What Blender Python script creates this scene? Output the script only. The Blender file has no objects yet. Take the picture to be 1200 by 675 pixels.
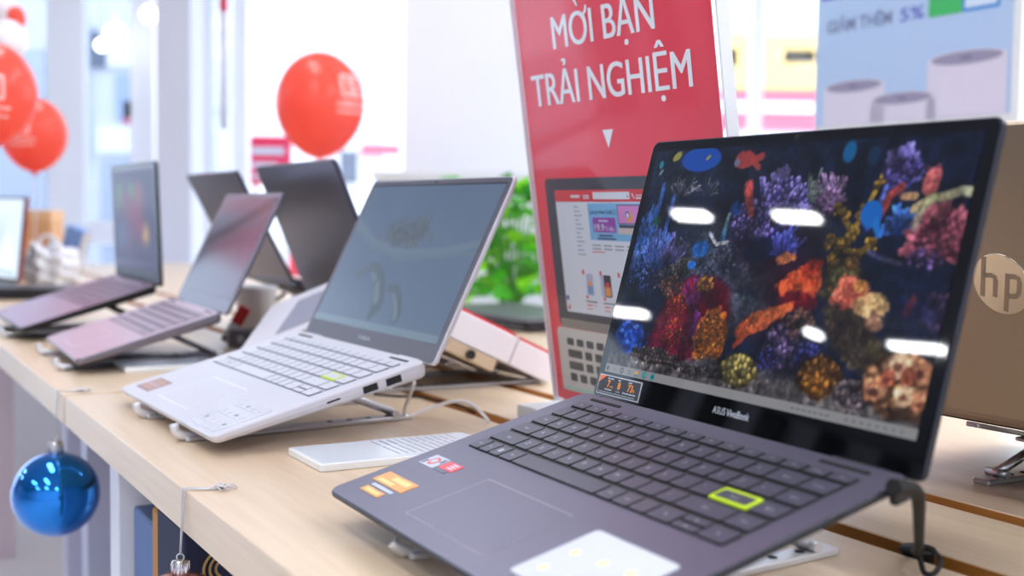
import bpy, bmesh, math, random
import numpy as np
from mathutils import Vector, Matrix, Euler
random.seed(7)
SC = bpy.context.scene
COL = SC.collection
PI = math.pi
TOPZ = 0.75                       # height of the table top above the floor

# ------------------------------------------------------------------ camera numbers
FPX, PITCH, ROLL, CAMH = 1401.5644, 0.0634286, 0.0143608, 0.2151354
_fw = Vector((0, math.cos(PITCH), -math.sin(PITCH)))
_r = Vector((1, 0, 0)); _up = _r.cross(_fw)
RGT = math.cos(ROLL)*_r + math.sin(ROLL)*_up
UPV = -math.sin(ROLL)*_r + math.cos(ROLL)*_up
EYE = Vector((0, 0, CAMH))
def ray(x, y): return _fw + RGT*((x-600)/FPX) + UPV*((337.5-y)/FPX)
def at(x, y, d): return EYE + ray(x, y)*d                       # a point of the place, d metres ahead
def onz(x, y, z=0.0):
    d = ray(x, y); return EYE + d*((z-CAMH)/d.z)
TY = 2.097276964764236
TS = Vector((-math.cos(TY), -math.sin(TY), 0)); TT = Vector((-TS.y, TS.x, 0))   # along / across the table
TROT = math.atan2(TS.y, TS.x)
def st(s, t, z=0.0): return TS*s + TT*t + Vector((0, 0, z))

# ------------------------------------------------------------------ materials
def lin(c):
    def f(v):
        v /= 255.0
        return v/12.92 if v <= 0.04045 else ((v+0.055)/1.055)**2.4
    return (f(c[0]), f(c[1]), f(c[2]), 1.0)
MATS = {}
def mat(name, rgb=(200, 200, 200), rough=0.5, metal=0.0, emit=None, es=0.0, noise=0.0, nscale=40.0, spec=0.5, trans=0.0, alpha=1.0, coat=0.0, bump=0.0, sss=0.0, ior=None):
    if name in MATS: return MATS[name]
    m = bpy.data.materials.new(name); m.use_nodes = True
    nt = m.node_tree; b = nt.nodes['Principled BSDF']
    c = lin(rgb)
    b.inputs['Base Color'].default_value = c
    b.inputs['Roughness'].default_value = rough
    b.inputs['Metallic'].default_value = metal
    b.inputs['Specular IOR Level'].default_value = spec
    b.inputs['Transmission Weight'].default_value = trans
    b.inputs['Alpha'].default_value = alpha
    b.inputs['Coat Weight'].default_value = coat
    b.inputs['Coat Roughness'].default_value = 0.04
    if ior: b.inputs['IOR'].default_value = ior
    if sss:
        b.inputs['Subsurface Weight'].default_value = sss
        b.inputs['Subsurface Radius'].default_value = (0.05, 0.02, 0.02)
        b.inputs['Subsurface Scale'].default_value = 0.5
    if emit is not None:
        b.inputs['Emission Color'].default_value = lin(emit); b.inputs['Emission Strength'].default_value = es
    if noise or bump:
        tc = nt.nodes.new('ShaderNodeTexCoord'); n = nt.nodes.new('ShaderNodeTexNoise')
        n.inputs['Scale'].default_value = nscale; n.inputs['Detail'].default_value = 4
        nt.links.new(tc.outputs['Object'], n.inputs['Vector'])
        if noise:
            mx = nt.nodes.new('ShaderNodeMix'); mx.data_type = 'RGBA'
            mx.inputs[6].default_value = tuple(v*(1-noise) for v in c[:3])+(1,)
            mx.inputs[7].default_value = tuple(min(1, v*(1+noise)) for v in c[:3])+(1,)
            nt.links.new(n.outputs['Fac'], mx.inputs[0]); nt.links.new(mx.outputs[2], b.inputs['Base Color'])
        if bump:
            bp = nt.nodes.new('ShaderNodeBump'); bp.inputs['Strength'].default_value = bump; bp.inputs['Distance'].default_value = 0.001
            nt.links.new(n.outputs['Fac'], bp.inputs['Height']); nt.links.new(bp.outputs['Normal'], b.inputs['Normal'])
    MATS[name] = m
    return m
def wood(name, rgb1, rgb2, rough=0.42):
    if name in MATS: return MATS[name]
    m = bpy.data.materials.new(name); m.use_nodes = True
    nt = m.node_tree; b = nt.nodes['Principled BSDF']; b.inputs['Roughness'].default_value = rough
    b.inputs['Specular IOR Level'].default_value = 0.4
    tc = nt.nodes.new('ShaderNodeTexCoord'); mp = nt.nodes.new('ShaderNodeMapping')
    mp.inputs['Scale'].default_value = (1.6, 34, 34)
    n = nt.nodes.new('ShaderNodeTexNoise'); n.inputs['Scale'].default_value = 3.0; n.inputs['Detail'].default_value = 7; n.inputs['Roughness'].default_value = 0.62
    n.inputs['Distortion'].default_value = 0.4
    r = nt.nodes.new('ShaderNodeValToRGB')
    r.color_ramp.elements[0].position = 0.32; r.color_ramp.elements[0].color = lin(rgb1)
    r.color_ramp.elements[1].position = 0.68; r.color_ramp.elements[1].color = lin(rgb2)
    nt.links.new(tc.outputs['Object'], mp.inputs['Vector']); nt.links.new(mp.outputs['Vector'], n.inputs['Vector'])
    nt.links.new(n.outputs['Fac'], r.inputs['Fac']); nt.links.new(r.outputs['Color'], b.inputs['Base Color'])
    MATS[name] = m
    return m
def glass(name, tint=(235, 242, 246), refl=0.06):
    """window / acrylic sheet: mostly clear with a weak mirror"""
    if name in MATS: return MATS[name]
    m = bpy.data.materials.new(name); m.use_nodes = True
    nt = m.node_tree; nt.nodes.clear()
    o = nt.nodes.new('ShaderNodeOutputMaterial'); t = nt.nodes.new('ShaderNodeBsdfTransparent'); g = nt.nodes.new('ShaderNodeBsdfGlossy')
    t.inputs['Color'].default_value = lin(tint); g.inputs['Roughness'].default_value = 0.03
    f = nt.nodes.new('ShaderNodeFresnel'); f.inputs['IOR'].default_value = 1.0+refl*7
    x = nt.nodes.new('ShaderNodeMixShader')
    ge = nt.nodes.new('ShaderNodeNewGeometry'); inv = nt.nodes.new('ShaderNodeMath'); inv.operation = 'SUBTRACT'; inv.inputs[0].default_value = 1.0
    mu = nt.nodes.new('ShaderNodeMath'); mu.operation = 'MULTIPLY'                # only the outer face of a sheet mirrors
    nt.links.new(ge.outputs['Backfacing'], inv.inputs[1]); nt.links.new(inv.outputs[0], mu.inputs[0]); nt.links.new(f.outputs[0], mu.inputs[1])
    nt.links.new(mu.outputs[0], x.inputs[0]); nt.links.new(t.outputs[0], x.inputs[1]); nt.links.new(g.outputs[0], x.inputs[2]); nt.links.new(x.outputs[0], o.inputs['Surface'])
    MATS[name] = m
    return m
def screen_mat(name, strength, rough=0.02, ior=1.5):
    """a lit display: the picture lives in the grid's colour attribute and is given off as light"""
    if name in MATS: return MATS[name]
    m = bpy.data.materials.new(name); m.use_nodes = True
    nt = m.node_tree; b = nt.nodes['Principled BSDF']
    b.inputs['Base Color'].default_value = (0.004, 0.004, 0.005, 1); b.inputs['Roughness'].default_value = rough; b.inputs['IOR'].default_value = ior
    a = nt.nodes.new('ShaderNodeVertexColor'); a.layer_name = 'Picture'
    nt.links.new(a.outputs['Color'], b.inputs['Emission Color']); b.inputs['Emission Strength'].default_value = strength
    MATS[name] = m
    return m

# ------------------------------------------------------------------ mesh helpers
class MB:
    """collects shapes into one mesh"""
    def __init__(s): s.v = []; s.f = []; s.mi = []; s.sm = []
    def add(s, vs, fs, mi=0, smooth=False):
        k = len(s.v); s.v += [tuple(v) for v in vs]
        for f in fs: s.f.append(tuple(i+k for i in f)); s.mi.append(mi); s.sm.append(smooth)
        return s
    def rings(s, rings, mi=0, cap0=True, cap1=True, smooth=False):
        n = len(rings[0]); vs = [p for r in rings for p in r]; fs = []
        for k in range(len(rings)-1):
            for i in range(n):
                j = (i+1) % n; fs.append((k*n+i, k*n+j, (k+1)*n+j, (k+1)*n+i))
        s.add(vs, fs, mi, smooth)
        if cap0: s.add(rings[0], [tuple(range(n))[::-1]], mi)
        if cap1: s.add(rings[-1], [tuple(range(n))], mi)
        return s
    def slab(s, x0, y0, x1, y1, z0, z1, r=0.0, b=0.0, mi=0, n=5, T=None):
        """rounded-corner plate between z0 and z1 with a small edge bevel b"""
        def ring(ins, z):
            rr = max(r-ins, 0.00001)
            return outline(x0+ins, y0+ins, x1-ins, y1-ins, rr, n if r > 0 else 1, z)
        R = [ring(b, z0), ring(0, z0+b), ring(0, z1-b), ring(b, z1)] if b > 0 else [ring(0, z0), ring(0, z1)]
        if T is not None: R = [[T @ Vector(p) for p in q] for q in R]
        return s.rings(R, mi)
    def box(s, c, d, rz=0.0, mi=0, b=0.0):
        hx, hy = d[0]/2, d[1]/2
        T = Matrix.Translation(c) @ Matrix.Rotation(rz, 4, 'Z')
        return s.slab(-hx, -hy, hx, hy, -d[2]/2, d[2]/2, b*1.0, b, mi, 2, T)
    def bar(s, p, q, w, h, up=(0, 0, 1), b=0.0008, mi=0):
        p, q = Vector(p), Vector(q); x = (q-p); L = x.length; x.normalize(); up = Vector(up)
        y = up.cross(x).normalized(); z = x.cross(y)
        T = Matrix.Translation(p) @ Matrix((x, y, z)).transposed().to_4x4()
        return s.slab(0, -w/2, L, w/2, -h/2, h/2, min(w*.3, .003), b, mi, 3, T)
    def tube(s, pts, r, n=8, mi=0, cap=True):
        pts = [Vector(p) for p in pts]; rs = r if isinstance(r, (list, tuple)) else [r]*len(pts); R = []
        t0 = (pts[1]-pts[0]).normalized(); a = Vector((0, 0, 1)) if abs(t0.z) < .9 else Vector((1, 0, 0))
        u = t0.cross(a).normalized()
        for i, p in enumerate(pts):
            t = (pts[min(i+1, len(pts)-1)]-pts[max(i-1, 0)]).normalized()
            u = (u - t*u.dot(t)).normalized(); w = t.cross(u)
            R.append([p+(u*math.cos(2*PI*k/n)+w*math.sin(2*PI*k/n))*rs[i] for k in range(n)])
        return s.rings(R, mi, cap, cap, True)
    def lathe(s, prof, n=24, mi=0, T=None):
        R = []
        for r, z in prof: R.append([Vector((max(r, 1e-5)*math.cos(2*PI*k/n), max(r, 1e-5)*math.sin(2*PI*k/n), z)) for k in range(n)])
        if T is not None: R = [[T @ p for p in q] for q in R]
        return s.rings(R, mi, True, True, True)
    def build(s, name, m, parent=None, loc=(0, 0, 0), rot=(0, 0, 0)):
        me = bpy.data.meshes.new(name); me.from_pydata(s.v, [], s.f)
        for x in (m if isinstance(m, (list, tuple)) else [m]): me.materials.append(x)
        me.polygons.foreach_set('material_index', s.mi); me.polygons.foreach_set('use_smooth', s.sm)
        bm = bmesh.new(); bm.from_mesh(me); bmesh.ops.remove_doubles(bm, verts=bm.verts, dist=1e-7); bmesh.ops.recalc_face_normals(bm, faces=bm.faces); bm.to_mesh(me); bm.free()
        me.update()
        return link(name, me, parent, loc, rot)
def link(name, data, parent=None, loc=(0, 0, 0), rot=(0, 0, 0)):
    o = bpy.data.objects.new(name, data); COL.objects.link(o); o.parent = parent
    o.location = loc; o.rotation_euler = rot
    return o
def outline(x0, y0, x1, y1, r, n=5, z=0.0):
    if n <= 1: return [Vector(p) for p in ((x0, y0, z), (x1, y0, z), (x1, y1, z), (x0, y1, z))]
    P = []; r = max(r, 1e-5)
    for cx, cy, a in ((x1-r, y0+r, -PI/2), (x1-r, y1-r, 0), (x0+r, y1-r, PI/2), (x0+r, y0+r, PI)):
        for k in range(n+1):
            q = a+PI/2*k/n; P.append(Vector((cx+r*math.cos(q), cy+r*math.sin(q), z)))
    return P
def smooth_path(pts, n=8):
    P = [Vector(p) for p in pts]; Q = [P[0]*2-P[1]]+P+[P[-1]*2-P[-2]]; out = []
    for i in range(1, len(Q)-2):
        for k in range(n):
            t = k/n; a, b, c, d = Q[i-1:i+3]
            out.append(0.5*((2*b)+(c-a)*t+(2*a-5*b+4*c-d)*t*t+(3*b-a-3*c+d)*t**3))
    out.append(P[-1]); return out
def empty(name, loc, rot=(0, 0, 0)):
    o = bpy.data.objects.new(name, None); COL.objects.link(o); o.location = loc; o.rotation_euler = rot; o.empty_display_size = .05
    return o
def tag(o, label=None, cat=None, group=None, kind=None):
    if label: o['label'] = label
    if cat: o['category'] = cat
    if group: o['group'] = group
    if kind: o['kind'] = kind
    return o
def struct(o): o['kind'] = 'structure'; return o
_tc = {}
def text_geo(body, bold=0.0, res=4):
    k = (body, bold, res)
    if k in _tc: return _tc[k]
    cu = bpy.data.curves.new('lettering', 'FONT'); cu.body = body; cu.size = 1.0; cu.offset = bold; cu.resolution_u = res; cu.fill_mode = 'FRONT'
    o = bpy.data.objects.new('lettering', cu); COL.objects.link(o)
    bpy.context.view_layer.update()
    me = bpy.data.meshes.new_from_object(o.evaluated_get(bpy.context.evaluated_depsgraph_get()))
    vs = [(v.co.x, v.co.y) for v in me.vertices]; fs = [tuple(p.vertices) for p in me.polygons]
    bpy.data.objects.remove(o); bpy.data.curves.remove(cu); bpy.data.meshes.remove(me)
    _tc[k] = (vs, fs); return _tc[k]
def text_into(mb, body, x, y, cap, w=None, z=0.0002, bold=0.0, mi=0, centre=False, mirror=False, warp=None, shear=0.0, res=3):
    """letters lying in the xy plane, baseline at y, capital height cap, stretched to width w"""
    hv, _ = text_geo('H', 0.0, 3); ch = max(v[1] for v in hv)
    vs, fs = text_geo(body, bold, res)
    if not vs: return
    x0 = min(v[0] for v in vs); x1 = max(v[0] for v in vs); k = cap/ch; kx = (w/(x1-x0)) if w else k
    ox = x - (x1-x0)*kx/2 if centre else x
    out = []
    for a, b in vs:
        p = (ox+(a-x0)*kx+shear*b*k, y+b*k, z)
        if mirror: p = (-p[0], p[1], p[2])
        out.append(warp(*p) if warp else p)
    mb.add(out, fs, mi)
# ------------------------------------------------------------------ pictures shown on the displays
class Canvas:
    def __init__(s, w, h, px, bg):
        s.w, s.h, s.px = w, h, px; s.nx, s.ny = int(w/px)+1, int(h/px)+1
        s.X, s.Y = np.meshgrid(np.linspace(0, w, s.nx), np.linspace(0, h, s.ny))
        s.C = np.zeros((s.ny, s.nx, 3)); s.C[:] = bg
        s.rng = np.random.RandomState(5)
    def noise(s, size, seed=0):
        r = np.random.RandomState(seed); n = int(max(s.w, s.h)/size)+3; L = r.rand(n, n)
        fx, fy = s.X/size, s.Y/size; i, j = fx.astype(int), fy.astype(int); a, b = fx-i, fy-j
        a = a*a*(3-2*a); b = b*b*(3-2*b)
        return (L[j, i]*(1-a)+L[j, i+1]*a)*(1-b)+(L[j+1, i]*(1-a)+L[j+1, i+1]*a)*b
    def mix(s, al, col): s.C += (np.array(col, float)-s.C)*np.clip(al, 0, 1)[..., None]
    def blob(s, x, y, rx, ry, col, ang=0, soft=.15, rag=0.0, op=1.0, col2=None, tex=5, seed=1):
        c, q = math.cos(ang), math.sin(ang); dx, dy = s.X-x, s.Y-y
        d = np.sqrt(((dx*c+dy*q)/rx)**2+((-dx*q+dy*c)/ry)**2)
        if rag: d = d+(s.noise(tex, seed)-.5)*2*rag+(s.noise(tex/2.6, seed+9)-.5)*rag
        al = np.clip((1+soft-d)/(2*soft), 0, 1)*op
        if col2 is not None:
            t = np.clip((s.noise(tex*.5, seed+3)*.5+s.noise(tex*.2, seed+4)*.5-.25)*2, 0, 1)[..., None]
            cc = np.array(col, float)*(1-t)+np.array(col2, float)*t; s.C += (cc-s.C)*al[..., None]
        else: s.mix(al, col)
    def disc(s, x, y, r, col, op=1.0, hard=.35):
        i0, i1 = int((x-r*1.6)/s.px), int((x+r*1.6)/s.px)+2; j0, j1 = int((y-r*1.6)/s.px), int((y+r*1.6)/s.px)+2
        i0, j0 = max(i0, 0), max(j0, 0); i1, j1 = min(i1, s.nx), min(j1, s.ny)
        if i1 <= i0 or j1 <= j0: return
        d = np.hypot(s.X[j0:j1, i0:i1]-x, s.Y[j0:j1, i0:i1]-y)/r
        al = np.clip((1+hard-d)/(2*hard), 0, 1)*op
        s.C[j0:j1, i0:i1] += (np.array(col, float)-s.C[j0:j1, i0:i1])*al[..., None]
    def rect(s, x0, y0, x1, y1, col, op=1.0):
        s.mix(((s.X >= x0) & (s.X <= x1) & (s.Y >= y0) & (s.Y <= y1))*op, col)
    def stroke(s, pts, r, col, tip=None, r1=None):
        tip = tip or col; r1 = r if r1 is None else r1
        for a, b in zip(pts[:-1], pts[1:]):
            pass
        n = max(2, int(sum(math.dist(a, b) for a, b in zip(pts[:-1], pts[1:]))/(r*.6)))
        seg = [0]
        for a, b in zip(pts[:-1], pts[1:]): seg.append(seg[-1]+math.dist(a, b))
        for k in range(n+1):
            t = seg[-1]*k/n; i = 0
            while i < len(seg)-2 and seg[i+1] < t: i += 1
            u = (t-seg[i])/max(1e-6, seg[i+1]-seg[i]); f = k/n
            s.disc(pts[i][0]*(1-u)+pts[i+1][0]*u, pts[i][1]*(1-u)+pts[i+1][1]*u, r*(1-f)+r1*f, [c*(1-f)+d*f for c, d in zip(col, tip)])
    def fan(s, x, y, w, h, n, c1, c2, r=1.1, a0=20, a1=160, wob=.3, tipr=None):
        """branching coral growing from (x, y)"""
        for k in range(n):
            a = math.radians(s.rng.uniform(a0, a1)); L = s.rng.uniform(.45, 1.0)
            ex, ey = x+math.cos(a)*w*L, y+math.sin(a)*h*L
            p = [(x+(ex-x)*.12, y+(ey-y)*.12)]
            for q in (.4, .7, 1.0):
                p.append((x+(ex-x)*q+s.rng.uniform(-1, 1)*w*wob*.25, y+(ey-y)*q+s.rng.uniform(-1, 1)*h*wob*.2))
            sh = s.rng.uniform(.6, 1.15)
            s.stroke(p, r, [c*sh*.7 for c in c1], [min(255, c*sh) for c in c2], tipr or r*.8)
            if s.rng.rand() < .7:
                b = p[2]; a2 = a+s.rng.uniform(-.8, .8); l2 = .3*L
                s.stroke([b, (b[0]+math.cos(a2)*w*l2, b[1]+math.sin(a2)*h*l2)], r*.8, [c*sh*.8 for c in c1], [min(255, c*sh) for c in c2], r*.7)
    def polyps(s, x, y, rx, ry, n, r, c1, c2, ang=0):
        for k in range(n):
            a = s.rng.uniform(0, 2*PI); q = math.sqrt(s.rng.rand()); u, v = math.cos(a)*q*rx, math.sin(a)*q*ry
            px, py = x+u*math.cos(ang)-v*math.sin(ang), y+u*math.sin(ang)+v*math.cos(ang)
            sh = s.rng.uniform(.55, 1.1); rr = r*s.rng.uniform(.6, 1.2)
            s.disc(px, py-rr*.5, rr*1.15, [c*sh*.55 for c in c1]); s.disc(px, py, rr*.85, [min(255, (a_*(1-.4*sh)+b_*.4*sh)*sh) for a_, b_ in zip(c1, c2)])
            s.disc(px+rr*.1, py+rr*.35, rr*.4, [min(255, c*sh) for c in c2], .8)
    def grid(s, name, m, parent, x0, y0, z):
        C = np.clip(s.C, 0, 255)/255.0; L = np.where(C <= .04045, C/12.92, ((C+.055)/1.055)**2.4)
        n = s.nx*s.ny; co = np.zeros((n, 3)); co[:, 0] = s.X.ravel()/1000+x0; co[:, 1] = s.Y.ravel()/1000+y0; co[:, 2] = z
        i, j = np.meshgrid(np.arange(s.nx-1), np.arange(s.ny-1)); a = (j*s.nx+i).ravel()
        F = np.stack([a, a+1, a+1+s.nx, a+s.nx], 1)
        me = bpy.data.meshes.new(name); me.from_pydata(co.tolist(), [], F.tolist())
        at_ = me.color_attributes.new('Picture', 'FLOAT_COLOR', 'POINT'); rgba = np.ones((n, 4)); rgba[:, :3] = L.reshape(-1, 3)
        at_.data.foreach_set('color', rgba.astype(np.float32).ravel()); me.materials.append(m); me.update()
        return link(name, me, parent)
def reef_picture(px=0.55, w=306.0, h=174.0):
    """a coral reef desktop background; x, y in millimetres of the display"""
    c = Canvas(w, h, px, (20, 30, 58)); ox, oy = 9.0, 21.0
    def B(x, y, *a, **k): c.blob(x-ox, y-oy, *a, **k)
    def F(x, y, *a, **k): c.fan(x-ox, y-oy, *a, **k)
    def P(x, y, *a, **k): c.polyps(x-ox, y-oy, *a, **k)
    def S(pts, *a, **k): c.stroke([(x-ox, y-oy) for x, y in pts], *a, **k)
    c.mix(c.noise(40, 3)*.35, (12, 20, 40)); c.mix(np.clip(c.X/w-.55, 0, 1)*.9, (8, 24, 56))
    B(40, 185, 60, 30, (38, 48, 70), soft=.6, op=.6)
    # dark maroon haze in the middle, dull rocks
    B(160, 118, 34, 36, (42, 12, 44), soft=.5, rag=.3, tex=14, op=.9, seed=4)
    B(178, 96, 30, 26, (54, 16, 34), soft=.5, rag=.25, tex=14, op=.8, seed=6)
    B(140, 90, 34, 18, (34, 40, 58), soft=.5, rag=.4, tex=12, col2=(70, 74, 90), seed=8)
    B(90, 112, 40, 22, (34, 44, 66), soft=.5, rag=.4, tex=12, col2=(78, 84, 104), seed=11)
    P(90, 116, 44, 16, 120, 1.3, (60, 62, 84), (110, 110, 126)); P(112, 132, 20, 14, 40, 1.2, (56, 54, 80), (112, 106, 122))
    # blue stalks, far left
    for x, y in ((22, 150), (26, 168), (42, 158), (48, 128)): S([(x, 105), (x+1, (105+y)/2), (x+2, y)], 2.2, (24, 58, 130), (60, 104, 190))
    F(22, 104, 26, 48, 40, (30, 66, 150), (70, 120, 205), r=1.3); F(40, 100, 26, 38, 34, (34, 66, 140), (92, 120, 205), r=1.2); F(14, 92, 20, 30, 26, (32, 60, 130), (88, 124, 200), r=1.0)
    F(60, 106, 20, 30, 22, (60, 56, 120), (110, 104, 170), r=1.0); P(26, 96, 22, 12, 100, 1.2, (36, 56, 120), (92, 116, 190)); P(60, 96, 20, 10, 70, 1.2, (66, 62, 84), (130, 120, 120))
    F(52, 158, 22, 20, 22, (70, 76, 104), (150, 150, 168), r=.5); F(82, 158, 18, 18, 14, (56, 62, 90), (120, 124, 150), r=.4)
    B(60, 142, 5, 2.6, (150, 150, 60), op=.8, ang=.6); B(30, 140, 5, 4, (40, 130, 90), op=.7)
    # magenta and crimson anemone with an orange sponge
    B(94, 66, 33, 33, (104, 8, 34), soft=.08, rag=.10, tex=7, col2=(128, 10, 44), seed=14)
    B(112, 74, 26, 26, (86, 0, 22), soft=.12, rag=.06, tex=9, seed=15); B(84, 52, 30, 20, (110, 6, 44), soft=.15, rag=.2, seed=16)
    F(100, 76, 26, 26, 26, (120, 24, 90), (150, 60, 150), r=.9, a0=70, a1=160); P(78, 76, 12, 12, 60, 1.1, (150, 60, 24), (200, 110, 40)); P(82, 58, 12, 10, 70, 1.0, (168, 50, 30), (220, 100, 54))
    F(104, 50, 12, 26, 26, (110, 20, 110), (150, 50, 160), r=1.0, a0=60, a1=130); P(92, 46, 24, 12, 60, 1.0, (120, 12, 40), (170, 50, 70))
    B(123, 58, 17, 22, (140, 64, 14), soft=.08, rag=.12, tex=4, col2=(212, 124, 30), seed=17); P(123, 57, 15, 20, 260, 1.0, (176, 92, 20), (238, 160, 50))
    P(104, 96, 10, 5, 30, 1.8, (150, 96, 40), (208, 150, 60)); P(66, 92, 14, 8, 60, 1.4, (120, 70, 60), (170, 120, 90)); P(72, 106, 12, 7, 50, 1.2, (80, 76, 60), (140, 134, 100))
    # blue clam, bottom left
    B(30, 48, 20, 14, (20, 48, 120), soft=.15, rag=.2, col2=(44, 86, 180), seed=19)
    for x, y, r in ((20, 50, 7), (30, 42, 8), (42, 40, 8), (38, 54, 8), (26, 58, 6)):
        B(x, y, r, r*.8, (34, 78, 180), soft=.15); B(x, y, r*.6, r*.45, (20, 50, 140), soft=.3); B(x-r*.2, y+r*.5, r*.4, r*.2, (90, 130, 215), op=.7)
    # purple polyp mound, upper middle
    B(150, 140, 30, 18, (30, 22, 84), soft=.3, rag=.2, tex=9, seed=21); F(158, 136, 38, 42, 60, (54, 52, 160), (150, 140, 226), r=1.9, a0=15, a1=120, tipr=2.2); P(140, 142, 24, 14, 110, 2.3, (76, 66, 170), (186, 160, 216))
    P(166, 158, 22, 14, 80, 2.0, (82, 74, 180), (176, 160, 226)); F(176, 116, 22, 24, 30, (50, 56, 180), (100, 110, 226), r=1.3); B(152, 122, 14, 9, (10, 20, 56), soft=.3)
    S([(126, 166), (130, 156), (136, 146)], 4.5, (176, 66, 66), (190, 84, 70), 2.5); B(118, 150, 6, 5, (20, 74, 160)); S([(112, 128), (112, 138), (113, 146)], 2.4, (40, 110, 176), (150, 190, 210), 1.6)
    S([(96, 132), (106, 124), (118, 126)], 1.3, (140, 146, 160), (170, 172, 180)); B(90, 120, 10, 6, (24, 84, 156), soft=.2); B(84, 108, 5, 3, (30, 100, 190))
    # pink feather, white sea fan
    F(206, 150, 20, 26, 60, (110, 80, 150), (186, 150, 204), r=.8); F(190, 152, 10, 26, 22, (90, 110, 120), (170, 190, 186), r=.7); P(206, 154, 12, 8, 50, 1.2, (120, 84, 150), (190, 150, 190))
    # olive tree coral
    for p in ([(222, 118), (232, 134), (240, 150), (246, 168)], [(232, 136), (222, 146), (216, 150)], [(238, 146), (252, 154)], [(226, 126), (240, 122), (250, 128)], [(222, 118), (226, 108)], [(228, 130), (216, 130)]):
        S(p, 2.0, (96, 78, 22), (160, 130, 44), 1.7)
        for q in p: P(q[0], q[1], 5, 4, 12, 1.6, (150, 116, 34), (206, 164, 66))
    P(232, 112, 12, 8, 40, 1.6, (110, 86, 30), (176, 140, 60)); B(232, 104, 15, 14, (46, 44, 30), soft=.25, rag=.3, col2=(92, 88, 52), seed=23); P(238, 116, 4, 4, 8, 2.4, (170, 120, 60), (220, 170, 90))
    F(258, 158, 22, 32, 60, (60, 56, 150), (130, 120, 206), r=2.0, a0=30, a1=120); P(262, 174, 14, 8, 50, 2.2, (80, 70, 170), (146, 130, 210)); S([(244, 138), (250, 152), (252, 164)], 1.6, (40, 60, 150), (90, 110, 200))
    F(268, 136, 15, 18, 40, (26, 70, 170), (70, 130, 230), r=1.5, a0=0, a1=180); F(298, 128, 25, 27, 80, (120, 44, 76), (204, 110, 130), r=2.0, a0=-20, a1=200); P(300, 136, 17, 12, 80, 1.8, (150, 60, 90), (214, 130, 150)); P(292, 122, 14, 6, 30, 1.6, (100, 70, 150), (170, 130, 190))
    B(285, 167, 6.5, 9, (188, 84, 92), soft=.15, rag=.2, col2=(220, 120, 120), seed=25); S([(252, 146), (256, 158), (264, 164)], 3, (130, 50, 50), (170, 70, 60), 2.5)
    S([(276, 150), (286, 156), (298, 158), (308, 161), (318, 160)], 2.3, (170, 150, 110), (196, 200, 168), 2.6); S([(280, 140), (282, 150), (290, 158)], 2.8, (150, 130, 130), (186, 190, 140), 2.2); S([(266, 158), (276, 158)], 2.2, (140, 100, 80), (160, 130, 90))
    # orange leafy coral and fish in the middle
    B(200, 100, 19, 10, (176, 58, 24), soft=.1, rag=.3, tex=7, col2=(214, 92, 46), seed=27); B(206, 112, 8, 6, (150, 44, 24), soft=.15, rag=.3, seed=28); B(180, 117, 9, 4, (206, 120, 70), ang=.2, rag=.25, tex=5); B(200, 90, 16, 6, (96, 10, 26), soft=.3, rag=.2)
    S([(152, 66), (164, 74), (178, 80), (194, 86)], 5, (170, 72, 32), (206, 100, 50), 3); B(170, 76, 18, 7, (172, 74, 34), ang=.35, rag=.4, tex=6, col2=(206, 112, 60), seed=29); S([(150, 56), (160, 66), (176, 72)], 2, (160, 66, 30), (190, 90, 50))
    # flower animal on a brown boulder
    B(252, 72, 32, 14, (50, 40, 38), ang=-.55, soft=.12, rag=.12, col2=(86, 74, 58), seed=31); B(276, 66, 12, 6, (104, 92, 60), soft=.3, op=.7)
    B(242, 98, 17, 10, (190, 76, 62), soft=.12, rag=.25, tex=5, col2=(226, 120, 96), seed=33); B(262, 92, 13, 8, (206, 160, 110), soft=.12, rag=.22, tex=5, col2=(232, 190, 130), seed=34); B(250, 103, 6, 4, (224, 150, 80), soft=.2); B(266, 82, 7, 6, (150, 110, 90), rag=.2)
    B(290, 94, 3.2, 7, (170, 44, 36), ang=-.4); P(310, 92, 12, 11, 90, 1.8, (90, 60, 96), (160, 110, 140)); B(298, 90, 16, 12, (26, 40, 110), soft=.5, op=.6); S([(250, 124), (262, 120), (276, 118)], 1.3, (56, 60, 100), (96, 92, 130))
    B(306, 62, 3, 9, (180, 60, 30), ang=.5); B(302, 68, 3, 5, (160, 50, 110), ang=.5); B(308, 56, 2.5, 3, (200, 150, 60))
    # small violet mounds along the floor
    P(196, 60, 18, 15, 130, 2.2, (80, 68, 130), (160, 130, 166)); P(206, 76, 12, 9, 40, 2, (120, 84, 90), (190, 140, 110)); P(220, 56, 12, 10, 60, 1.6, (56, 56, 160), (104, 104, 206)); P(184, 50, 10, 9, 50, 1.8, (44, 44, 120), (84, 84, 180))
    # sand and cobble corals
    c.mix(np.clip((38+c.noise(20, 7)*12-(c.Y+oy))/5, 0, 1), (74, 72, 80)); c.mix(np.clip((36+c.noise(14, 8)*8-(c.Y+oy))/3, 0, 1)*c.noise(3, 12), (122, 114, 112))
    P(66, 40, 30, 5, 130, 1.3, (86, 74, 76), (150, 136, 124)); P(120, 36, 30, 4, 110, 1.3, (84, 80, 86), (146, 140, 142))
    for x, y, rx, ry, a, b in ((159, 41, 19, 11, (150, 134, 70), (204, 186, 110)), (233, 46, 19, 13, (160, 98, 28), (222, 156, 60)), (263, 40, 16, 8, (120, 104, 120), (196, 176, 180)), (296, 50, 28, 17, (190, 128, 90), (244, 190, 140))):
        B(x, y, rx, ry, [v*.42 for v in a], soft=.12, rag=.1); P(x, y, rx*.88, ry*.85, int(rx*5), 2.3 if rx < 25 else 4.2, a, b)
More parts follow.
